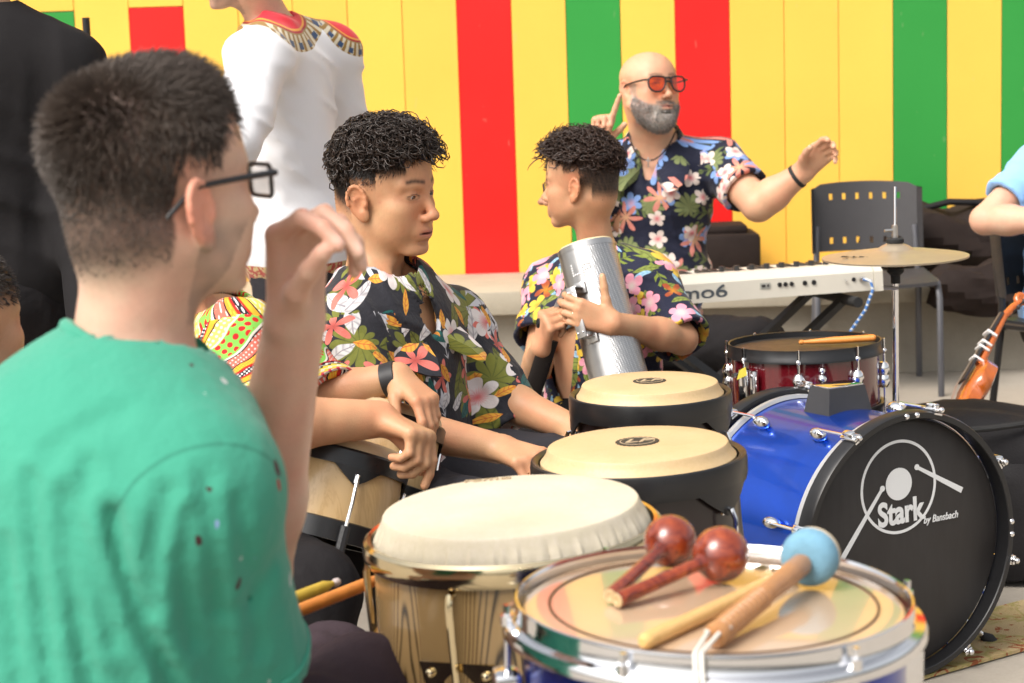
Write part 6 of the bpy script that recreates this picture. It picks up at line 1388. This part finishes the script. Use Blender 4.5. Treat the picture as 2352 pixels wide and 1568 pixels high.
# ================================================================== boy with the metal guiro
def boy_guiro():
    H = head_frame(at(1337, 418, 5.0), -113, -1, 0, .93)
    N = at(1378, 612, 5.06); SL = at(1488, 655, 4.98); SR = at(1268, 665, 5.16); P = at(1390, 990, 5.1)
    EL = at(1566, 778, 4.86); WL = at(1408, 742, 4.685); ER = at(1232, 845, 5.0); WR = at(1244, 797, 4.77)
    root = person(P, 'boy in navy floral shirt turned left, holding a metal guiro')
    V = Vol(); fw, rt, up = add_torso(V, P, N, SL, SR, .86, .82); h = add_head(V, H, jaw=.9, ear=1.0, chin=.9, cheek=1.05); add_neck(V, h, N, .043, .05)
    add_arm(V, SL, EL, WL, (.045, .038, .039, .027)); add_arm(V, SR, ER, WR, (.043, .036, .036, .027))
    dL = at(1335, 722, 4.68) - WL; add_hand(V, WL, dL, (0, 1, 0), 'L', .93, [(28, 48, 35), (30, 50, 36), (32, 52, 36), (34, 52, 36)], (1.15, .1, .0), .05)
    dR = at(1256, 735, 4.72) - WR; add_hand(V, WR, dR, (.8, .35, .1), 'R', .9, [(78, 80, 45)] * 4, (.35, .8, .5), .02)
    V3, F = surf(V, .008, fine=[(H @ Vector((.02, 0, 0)), .12, .0027), (WL + dL * .8, .07, .0033), (WR + dR * .8, .06, .0034)])
    def hl(x, y, z):
        lim = np.where(x > .05, .062, np.where(x > .025, .04, np.where(x > -.02, .022, np.where(x > -.05, -.035, -.055)))); return sstep(0, 1, (z - lim) / .045 + .1) * .96
    body = surf_obj('body', V3, F, M['skin'], root, color=skin_color(V3, H, (.53, .285, .16), (.018, .011, .008), hl, red=.45)); eyes(H, body)
    curls(H, 1700, 31, lambda x, y, z: smooth1(.045, .075, z - .012 * (x > .05)) if x > -.05 else smooth1(.02, .07, z), lambda p: .030 + .008 * max(0, p[0]) / .09, .0078, M['brown_hair'], root, fw=(.35, 0, .0), thick=.0018, kseg=9, turns=1.25)
    mesh_hair(H, V3, F, 4500, 41, lambda x, y, z: hl(x, y, z) ** 2 * (z < .085), lambda x, y, z: .002 + .009 * sstep(.0, .075, z), lambda x, y, z: (-.2 + 0 * x, 0 * x, -.9 + 0 * x), M['brown_hair'], root, .0006, name='faded_sides')
    lay = [('fern', 13, 1, .9, .44, (.16, .2, .03), (.08, .1, .02)), ('leaf', 16, 2, .75, .44, (.2, .24, .05), (.08, .1, .02)), ('leaf', 20, 3, .6, .42, (.28, .46, .6), (.12, .25, .4)), ('star', 14, 6, .35, .42, (.3, .06, .02), (.5, .2, .02), 4), ('flower', 14, 4, .6, .40, (.68, .46, .05), (.6, .25, .03), 5), ('flower', 13, 5, .5, .40, (.68, .28, .36), (.6, .5, .45), 5)]
    fm = floral('navy_floral', (.010, .012, .032), lay)
    sh, (fw, rt, up) = shirt(root, P, N, SL, SR, EL, ER, fm, .95, .88, .0, .016, (.2, .17), (.064, .08), .08, .062, .10, .0062, folds(12, .004, 95, ((1, 0, .4), (.2, .3, 1))), flare=.0)
    collar(root, N, fw, rt, up, fm, .064, .085, .042, .03)
    p = MB(); fgr = WR + dR * .95; p.lathe([(.0105, -.003), (.0118, -.003), (.0118, .003), (.0105, .003), (.0105, -.003)], frame(at(1236, 742, 4.70), (1, .1, -.1)), 24, cap=False); p.build('ring', M['black_metal'], root)
    p = MB(); p.tube([at(1262, 780, 4.74), at(1240, 850, 4.78), at(1222, 905, 4.8)], .022, 8, flat=.18); p.build('strap', pmat('black_strap', (.012, .009, .009), .3), root)
    hp, kn, an = quick_legs(P, (-.45, -.85, 0), (.85, -.45, 0), .085, .38, .4, .1); pants(root, P, hp, kn, an, M['black_pants']); stool(P, 'black stool under the boy with the guiro', P.z - .12)
    # the guiro
    T0 = at(1346, 566, 4.80); B0 = at(1442, 950, 4.72); d = (T0 - B0).normalized(); L = (T0 - B0).length; r = .070
    g = empty('guiro', (B0.x, B0.y, B0.z), 'shiny metal guiro with a textured barrel held by the boy', 'guiro')
    Fm = frame(B0, d, (Rt - Fw * .0)); ang = lambda a: R(a)
    def tex():
        m, t, b = base_mat('pressed_steel', .3, metal=1.0); o = t.obj(); s = t.sep(o)
        n = t.n.new('ShaderNodeTexVoronoi'); n.inputs['Scale'].default_value = 230; n.inputs['Randomness'].default_value = .12; t.put(n.inputs['Vector'], t.map(o, (0, 0, 0), (.2, .35, .5)))
        h_ = t.m('SUBTRACT', 1.0, t.m('MULTIPLY', n.outputs['Distance'], 1.7), clamp=True); t.put(b.inputs['Normal'], t.bump(h_, .45, .0015)); t.put(b.inputs['Base Color'], t.mix(h_, (.42, .41, .40), (.78, .77, .75))); return m
    p = MB(); p.lathe([(r, .0), (r, L - .012), (r * .985, L)], Fm, 60, ang(-100), ang(60), cap=False); p.build('textured_barrel', tex(), g)
    p = MB(); p.lathe([(r * .999, .0), (r * .999, L - .012), (r * .985, L)], Fm, 60, ang(60), ang(260), cap=False); sm = p.build('smooth_barrel', M['steel'], g)
    p = MB(); p.lathe([(r * 1.012, L - .014), (r * 1.012, L - .001), (r * .96, L)], Fm, 60, cap=False); p.build('rim', M['steel'], g)
    p = MB(); p.lathe([(r * .96, L - .001), (r * .93, L + .004), (r * .8, L + .005), (r * .78, L - .01), (0, L - .012)], Fm, 48, cap=False); p.build('end_cap', pmat('cream_rubber', (.68, .58, .34), .5), g)
    pat = {'L': ['1000', '1000', '1000', '1000', '1111'], 'P': ['1111', '1001', '1111', '1000', '1000']}; dot = MB()
    for ci, ch in enumerate('LP'):
        for ri, row in enumerate(pat[ch]):
            for k, b_ in enumerate(row):
                if b_ == '1':
                    a = -math.pi / 2 - .80 + (ci * 5 + k) * .0062 / r * .95; z = L - .05 - ri * .0062 - ci * .006
                    dot.ball(Fm @ Vector((r * math.cos(a), r * math.sin(a), z)), .0029, 6, 4)
    o = dot.build('lettering_dots', pmat('punched_mark', (.85, .84, .82), .3, .8), sm); tag(o, kind='stuff')
    a = -math.pi / 2 - .62; rd = Fm.to_3x3() @ Vector((math.cos(a), math.sin(a), 0)); tg = Fm.to_3x3() @ Vector((-math.sin(a), math.cos(a), 0))
    G = frame(Fm @ Vector((r * math.cos(a), r * math.sin(a), L - .155)), rd, tg)
    p = MB(); p.box((.0, .045, .004), (.03, .03, .006), G, .002); p.box((-.004, .045, .02), (.026, .004, .034), G, .001); p.build('handle_bracket', M['steel'], g); p = MB(); p.box((.0, -.075, .004), (.03, .03, .006), G, .002); p.box((-.004, -.075, .02), (.026, .004, .034), G, .001); p.build('handle_bracket', M['steel'], g)
    p = MB(); p.box((-.006, -.015, .038), (.026, .126, .006), G, .003); gp = p.build('handle', M['steel'], g)
    for i in range(3):
        for sx in (-.013, .001):
            p = MB(); p.ball((sx, .035 - .05 * i, .042), .0028, 8, 6, G); p.build('rivet', M['chrome'], gp)
    s2 = empty('scraper', at(1300, 668, 4.72), 'small wire scraper in the hand beside the guiro', 'scraper')
    for k in range(5):
        for q in (0, 1):
            a0 = at(1292 + 20 * q + k * 2.6, 664 + q * 3 - k * .3, 4.72); p = MB(); p.tube([a0, a0 + (at(1272 + 18 * q, 706, 4.73) - at(1292 + 20 * q, 664, 4.72))], .0011, 5); p.build('wire', M['steel'], s2)
boy_guiro()
# ================================================================== bald man at the keyboard
def man_bald():
    H = head_frame(at(1490, 198, 6.72), 29, 7, -2, 1.07)
    N = at(1503, 328, 6.82); P = at(1500, 790, 6.98); SL = at(1652, 375, 6.80); SR = at(1378, 382, 6.90)
    EL = at(1742, 470, 6.62); WL = at(1842, 397, 6.55); ER = at(1345, 480, 6.72); WR = at(1372, 332, 6.66)
    root = person(P, 'bald man with grey beard and orange sunglasses, navy floral shirt, arms raised')
    V = Vol(); fw, rt, up = add_torso(V, P, N, SL, SR, 1.12, 1.15, .05); h = add_head(V, H, jaw=1.16, fat=.010, ear=1.1, beard=.014, lips=1.3, low=.018, wide=.007, nose=1.05); add_neck(V, h, N, .066, .075)
    add_arm(V, SL, EL, WL, (.066, .056, .056, .036)); add_arm(V, SR, ER, WR, (.066, .056, .056, .036))
    dL = at(1885, 352, 6.5) - WL; add_hand(V, WL, dL, (.35, -.9, .2), 'L', 1.12, [(22, 28, 15), (28, 32, 18), (32, 35, 18), (35, 38, 20)], (.55, .35, .3), .04, 1.08)
    dR = at(1386, 272, 6.64) - WR; add_hand(V, WR, dR, (.25, -.95, 0), 'R', 1.0, [(6, 6, 4), (75, 80, 45), (78, 82, 45), (80, 82, 45)], (.7, .5, .3), .03, 1.08)
    V3, F = surf(V, .009, fine=[(H @ Vector((.02, 0, -.01)), .135, .0038), (WL + dL * .8, .09, .0045), (WR + dR * .9, .09, .0045)])
    def bf(x, y, z, nz, nz2):
        ay = np.abs(y); zt = -.030 - .034 * np.clip((x - .03) / .055, 0, 1); jaw = (1 - sstep(-.008, .006, z - zt)) * sstep(.010, .020, x) * sstep(-.16, -.14, z) * (1 - np.exp(-((y / .022) ** 4) - (((z + .0735) / .0095) ** 4)))
        mou = np.exp(-(((z + .0595) / .0055) ** 2)) * (ay < .034) * (x > .07); side = ((ay > .05) & (z < .005) & (x > .01) & (x < .04) & (z > -.05)) * .5
        clear = np.exp(-(((x - .085) / .03) ** 2 + ((ay - .035) / .016) ** 2 + ((z + .045) / .016) ** 2)); m = np.clip(np.maximum(np.maximum(jaw, mou), side) * (1 - clear * .8) * (.92 + .1 * nz2), 0, .97)
        g = np.clip(.5 + .25 * nz + .25 * nz2 + .5 * sstep(.05, .07, x) * (1 - sstep(-.1, -.085, z)), 0, 1)[:, None]; dk = np.exp(-((z + .087) / .006) ** 2 - (y / .012) ** 2)[:, None]; c = A((.10, .083, .07)) * (1 - g) + A((.42, .39, .36)) * g
        return m, c * (1 - dk * .8) * (1 - .6 * mou[:, None])
    body = surf_obj('body', V3, F, M['skin'], root, color=skin_color(V3, H, (.58, .325, .205), beardfn=bf, red=.6, browk=.7, lipc=(.5, .17, .14)))
    # beard hairs
    r = np.random.default_rng(4); q = to_local(H, V3); bm, _ = bf(q[:, 0], q[:, 1], q[:, 2], q[:, 0] * 0, q[:, 0] * 0); ok = np.where((bm > .5) & (np.abs(q[:, 1]) < .1) & (q[:, 2] < -.035) & (np.abs(q[:, 0]) < .16))[0]
    ok = ok[np.abs(q[ok, 1]) < .085]
    paths = []; rad = []; cc = A(H @ Vector((.03, 0, -.06)))
    for i in r.choice(ok, 2600):
        p0 = V3[i]; n_ = p0 - cc; n_ /= np.linalg.norm(n_); dd = n_ * .6 + A(H.to_3x3() @ Vector((.25, 0, -.8))) + r.normal(size=3) * .2; dd /= np.linalg.norm(dd); L = r.uniform(.006, .014); tt = np.linspace(0, 1, 3)[:, None]; paths.append((p0 - n_ * .002 + dd * tt * L).astype(f32)); rad.append(np.array([.0008, .0007, .0003]))
    build_strands('beard', paths, rad, M['grey_hair'], root)
    ol = [(y_ * 1.16, z_ * 1.16) for y_, z_ in ((.0245, .012), (.027, .004), (.0255, -.008), (.019, -.018), (.008, -.0225), (-.006, -.0215), (-.0165, -.014), (-.0215, -.002), (-.0225, .010), (-.018, .0165), (.0, .0185), (.017, .0175))]
    lm = lens_mat('orange_lens', (1.0, .46, .035), .05)
    glasses(H, root, 'sunglasses', M['black_metal'], lm, ol, .0365, .113, -.003, .0032, .012, .0024, .084, ((0, .004), (0, .0155)))
    p = MB(); q = []
    for i in range(33):
        a = R(-150 + 300 * i / 32); d = fw * math.cos(a) + rt * math.sin(a); f_ = max(0, math.cos(a)); q.append(N + d * (.082 + .035 * f_ ** 2) + up * (.055 - .10 * f_ ** 3))
    p.tube(q, .003, 6); nk = p.build('necklace', pmat('dark_cord', (.03, .015, .01), .6), root); pt = N + fw * .122 - up * .05; p = MB(); p.box((0, 0, 0), (.004, .004, .034), Matrix.Translation(pt), .001); p.box((0, 0, .006), (.016, .004, .004), Matrix.Translation(pt), .001); p.build('pendant', M['steel'], nk)
    lay = [('fern', 9.5, 1, .6, .46, (.11, .14, .05), (.05, .07, .03)), ('monstera', 8.2, 2, .65, .40, (.17, .2, .08), (.06, .09, .04)), ('flower', 9.5, 3, .5, .36, (.18, .3, .58), (.5, .3, .4), 6), ('star', 8.2, 5, .45, .46, (.55, .2, .16), (.6, .35, .2), 7), ('flower', 13, 4, .5, .40, (.68, .58, .52), (.55, .12, .14), 5)]
    fm = floral('navy_tropical', (.008, .010, .026), lay)
    sh, (fw, rt, up) = shirt(root, P, N, SL, SR, EL, ER, fm, 1.16, 1.2, .055, .016, (.175, .19), (.082, .088), .06, .082, .13, .008, folds(22, .004, 85, ((1, 0, .4), (.2, .3, 1))), lat=.11)
    collar(root, N + up * .01, fw, rt, up, fm, .084, .10, .05, .04)
    p = MB(); d = (WL - EL).normalized(); p.lathe([(.0395, -.007), (.042, -.006), (.042, .006), (.0395, .007)], frame(WL - d * .02, d), 28, cap=False); p.build('bracelet', M['rubber'], root)
    kn = [at(1745, 790, 6.62), at(1400, 800, 6.65)]; hp = [P + rt * .1, P - rt * .1]; an = [Vector((k.x, k.y + .05, .09)) for k in kn]
    pants(root, P, hp, kn, an, M['black_pants'], (.115, .09, .08, .07)); stool(P, 'black stool under the bald man at the keyboard', P.z - .13, .19)
man_bald()
# ================================================================== man in the white tunic
def man_white():
    H = head_frame(at(546, -92, 5.33), -104, -6, 0, 1.03)
    N = at(625, 62, 5.42); SL = at(592, 140, 5.17); SR = at(760, 125, 5.60); P = at(690, 560, 5.50); EL = at(560, 262, 5.02); WL = at(455, 330, 4.9); ER = at(800, 330, 5.75); WR = at(700, 420, 5.9)
    root = person(P, 'man in white tunic with red and gold yoke, standing with his back turned')
    V = Vol(); fw, rt, up = add_torso(V, P, N, SL, SR, 1.0, 1.0); h = add_head(V, H); add_neck(V, h, N); add_arm(V, SL, EL, WL); add_arm(V, SR, ER, WR)
    add_hand(V, WL, WL - EL, (0, .2, -1), 'L'); add_hand(V, WR, WR - ER, (0, .2, -1), 'R')
    V3, F = surf(V, .011, fine=[(H @ Vector((.05, 0, -.08)), .05, .0045)]); surf_obj('body', V3, F, M['skin'], root, color=skin_color(V3, H, (.58, .35, .25), (.03, .02, .015), lambda x, y, z: sstep(.0, .04, z - .01 - (x > .04) * .04), stubble=.9))
    short_hair(H, 1500, 8, lambda x, y, z: 0 if (x > .045 and z < .06) or z < .01 else 1, lambda p: .012, lambda p: (.2, 0, .2), M['black_hair'], root, .0009)
    cA = at(655, -14, 5.33); cB = at(785, 28, 5.62)
    def yoke(t, c):
        p = t.geo()
        for ctr, r0 in ((cB, .125), (cA, .155)):
            d = t.vm('SUBTRACT', p, tuple(ctr)); s = t.sep(d); u = t.m('ADD', t.m('MULTIPLY', s[0], .70), t.m('MULTIPLY', s[1], .53)); v = s[2]
            r = t.m('DIVIDE', t.m('SQRT', t.m('ADD', t.m('MULTIPLY', u, u), t.m('MULTIPLY', v, v))), r0); th = t.m('ARCTAN2', v, u)
            pet = t.m('SINE', t.m('MULTIPLY', th, 38)); pet2 = t.m('SINE', t.m('MULTIPLY', th, 19)); nz = t.noise(p, 130, 3)
            gold = t.mix(t.m('GREATER_THAN', t.m('ADD', pet, t.m('MULTIPLY', nz, 1.4)), .75), (.62, .56, .42), (.28, .16, .035)); blue = t.mix(t.m('GREATER_THAN', pet2, .25), gold, (.03, .07, .16))
            cc = t.ramp(r, [(0, (.6, .02, .035)), (.6, (.7, .3, .04)), (.64, (.35, .01, .02)), (.68, (.3, .2, .07))], 'CONSTANT'); cc = t.mix(t.m('GREATER_THAN', r, .71), cc, gold); cc = t.mix(t.m('MULTIPLY', t.m('GREATER_THAN', r, .84), t.m('LESS_THAN', r, .96)), cc, blue)
            lower = t.m('LESS_THAN', v, r0 * .95); c = t.mix(t.m('MULTIPLY', t.m('LESS_THAN', r, 1.0), lower), c, cc)
        s = t.sep(p); hem = t.m('LESS_THAN', s[2], float((P - up * .04).z)); return t.mix(hem, c, t.mix(t.m('GREATER_THAN', t.noise(p, 60, 3), .5), (.55, .42, .2), (.4, .06, .04)))
    wm = cloth('white_tunic', (.80, .80, .82), .7, .04, yoke, .3, 9, .04)
    shirt(root, P, N, SL, SR, EL, ER, wm, 1.02, 1.02, .02, .022, .27, (.080, .070), .10, .062, 0, .008, folds(31, .008, 60, ((.3, .1, 1), (.6, .2, .7), (.9, 0, .5)), .3), extra=[(EL, WL, .068, .05), (ER, WR, .065, .05)], flare=.03)
    hp = [P + rt * .09, P - rt * .09]; kn = [Vector((q.x, q.y, .48)) for q in hp]; an = [Vector((q.x, q.y, .09)) for q in hp]; pants(root, P - Vector((0, 0, .06)), hp, kn, an, M['dark_pants'])
man_white()
# ================================================================== people at the edges
def edge_people():
    # person in black, back turned
    N = at(-45, 40, 4.2); SR = at(150, 165, 4.22); SL = at(-240, 165, 4.2); P = Vector((N.x, N.y, .92)); ER = at(205, 470, 4.2); WR = at(215, 740, 4.1); EL = at(-300, 470, 4.2); WL = at(-310, 740, 4.1)
    H = head_frame(at(-45, -170, 4.18), 178, 0, 0, 1.05); root = person(P, 'person in plain black shirt at the left edge, seen from behind')
    V = Vol(); fw, rt, up = add_torso(V, P, N, SL, SR, 1.05, 1.0); h = add_head(V, H); add_neck(V, h, N); add_arm(V, SR, ER, WR); add_arm(V, SL, EL, WL); add_hand(V, WR, WR - ER, (-1, 0, 0), 'R'); add_hand(V, WL, WL - EL, (1, 0, 0), 'L')
    V3, F = surf(V, .011); surf_obj('body', V3, F, M['skin'], root, color=skin_color(V3, H, (.5, .28, .18), (.02, .015, .01), lambda x, y, z: sstep(0, .04, z + .02)))
    bm = cloth('black_jersey', (.013, .0118, .0125), .9, .2, None, .3, 12, .15)
    shirt(root, P, N, SL, SR, EL, ER, bm, 1.12, 1.05, .02, .022, .3, (.085, .085), .12, .066, 0, .010, folds(41, .005, 60, ((1, 0, .3), (.3, .2, 1))), extra=[(ER, WR, .075, .055), (EL, WL, .075, .055)])
    hp = [P + rt * .09, P - rt * .09]; kn = [Vector((q.x, q.y, .48)) for q in hp]; an = [Vector((q.x, q.y, .09)) for q in hp]; pants(root, P - Vector((0, 0, .04)), hp, kn, an, M['black_pants'])
    # child at the left edge, mostly out of view
    H = head_frame(at(-92, 742, 2.9), 140, 0, 0, .92); N = at(-95, 985, 2.93); P = Vector((N.x, N.y, N.z - .45)); l = Vector((math.cos(R(140)), math.sin(R(140)), 0)); SL = N + l * .15 - Vector((0, 0, .05)); SR = N - l * .15 - Vector((0, 0, .05))
    root = person(P, 'person whose cheek and ear just show at the left edge'); V = Vol(); fw, rt, up = add_torso(V, P, N, SL, SR, .85, .85); h = add_head(V, H); add_neck(V, h, N, .046, .05); E1, E2 = SL - Vector((0, 0, .24)), SR - Vector((0, 0, .24)); f_ = Vector((math.sin(R(140)), -math.cos(R(140)), 0)) * .2
    add_arm(V, SL, E1, E1 + f_); add_arm(V, SR, E2, E2 + f_); add_hand(V, E1 + f_, f_, (0, 0, -1), 'L', .9); add_hand(V, E2 + f_, f_, (0, 0, -1), 'R', .9)
    V3, F = surf(V, .013, fine=[(H @ Vector((0, -.05, -.04)), .06, .0045)]); surf_obj('body', V3, F, M['skin'], root, color=skin_color(V3, H, (.5, .27, .16), (.012, .008, .006), lambda x, y, z: sstep(0, .04, z - .015 + (x < -.02) * .07)))
    short_hair(H, 2500, 9, lambda x, y, z: 0 if (x > .0 and z < .03) else 1, lambda p: .012, lambda p: (0, 0, -.3), M['black_hair'], root, .0009)
    shirt(root, P, N, SL, SR, E1, E2, M['dark_pants'], .95, .95, .01, .016, .18, (.064, .07), .05, .06, 0, .010)
    hp, kn, an = quick_legs(P, f_, l, .08, .36, .36, .06); pants(root, P, hp, kn, an, M['dark_pants'])
    # person in light blue at the right edge
    N = at(2480, 335, 6.5); P = at(2465, 730, 6.62); SR = at(2378, 392, 6.46); SL = at(2590, 390, 6.55); ER = at(2262, 505, 6.36); WR = at(2430, 505, 6.15); EL = at(2640, 540, 6.4); WL = at(2540, 520, 6.15)
    H = head_frame(at(2480, 160, 6.48), 20, -8, 0, 1.0); root = person(P, 'person in light blue shirt at the right edge, forearm bent across'); V = Vol(); fw, rt, up = add_torso(V, P, N, SL, SR); h = add_head(V, H); add_neck(V, h, N); add_arm(V, SR, ER, WR, (.055, .046, .048, .033)); add_arm(V, SL, EL, WL); add_hand(V, WR, WR - ER, (.2, 0, -1), 'R'); add_hand(V, WL, WL - EL, (-.2, 0, -1), 'L')
    V3, F = surf(V, .010, fine=[(ER, .08, .005)]); surf_obj('body', V3, F, M['skin'], root, color=skin_color(V3, H, (.60, .36, .25), (.02, .015, .01), lambda x, y, z: sstep(0, .04, z - .02)))
    short_hair(H, 1500, 18, lambda x, y, z: 0 if (x > .04 and z < .06) or z < .01 else 1, lambda p: .014, lambda p: (.2, 0, .2), M['black_hair'], root, .0009)
    shirt(root, P, N, SL, SR, EL, ER, cloth('light_blue_cotton', (.24, .46, .82), .8, .06, None, .4, 12, .08), 1.05, 1.02, .015, .018, (.2, .165), (.072, .082), .06, .066, 0, .009, folds(51, .004, 80, ((1, 0, .4), (.2, .3, 1))))
    hp, kn, an = quick_legs(P, (.1, -1, 0), (1, .1, 0), .09, .4, .4, .06); pants(root, P, hp, kn, an, M['black_pants'])
    # person almost hidden behind the boy with the guiro
    H = head_frame(at(1331, 425, 5.6), -96, -4, 0, .96); N = at(1372, 620, 5.64); P = at(1380, 960, 5.66); l = Vector((0, -1, 0)); SL = N + Vector((.0, -.14, -.05)); SR = N + Vector((0, .16, -.05)); E1 = SL + Vector((.02, .02, -.25)); E2 = SR + Vector((.02, 0, -.25)); f_ = Vector((-.1, -.08, -.12))
    root = person(P, 'person in glasses whose nose just shows past the guiro player'); V = Vol(); fw, rt, up = add_torso(V, P, N, SL, SR, .8, .8); h = add_head(V, H, nose=1.2); add_neck(V, h, N, .045, .05); add_arm(V, SL, E1, E1 + f_); add_arm(V, SR, E2, E2 + f_); add_hand(V, E1 + f_, f_, (1, 0, 0), 'L', .9); add_hand(V, E2 + f_, f_, (1, 0, 0), 'R', .9)
    V3, F = surf(V, .013, fine=[(H @ Vector((.08, 0, -.02)), .05, .0042)]); surf_obj('body', V3, F, M['skin'], root, color=skin_color(V3, H, (.46, .25, .15), (.012, .008, .006), lambda x, y, z: sstep(0, .04, z - .03))); eyes(H, root)
    short_hair(H, 1200, 28, lambda x, y, z: 0 if z < .05 else 1, lambda p: .012, lambda p: (.2, 0, .2), M['black_hair'], root, .0009)
    lm = lens_mat('plain_lens', (.96, .96, .95), .14)
    glasses(H, root, 'glasses', M['black_metal'], lm, [(.022 * math.cos(R(a)), .02 * math.sin(R(a))) for a in range(0, 360, 20)], .034, .106, -.004, .0016, .006, .0018, .08)
    shirt(root, P, N, SL, SR, E1, E2, M['black_pants'], .9, .9, .01, .014, .18, (.06, .066), .05, .06, 0, .010)
    hp, kn, an = quick_legs(P, (-1, 0, 0), (0, -1, 0), .07, .2, .36, .0); pants(root, P, hp, kn, an, M['black_pants'])
edge_people()
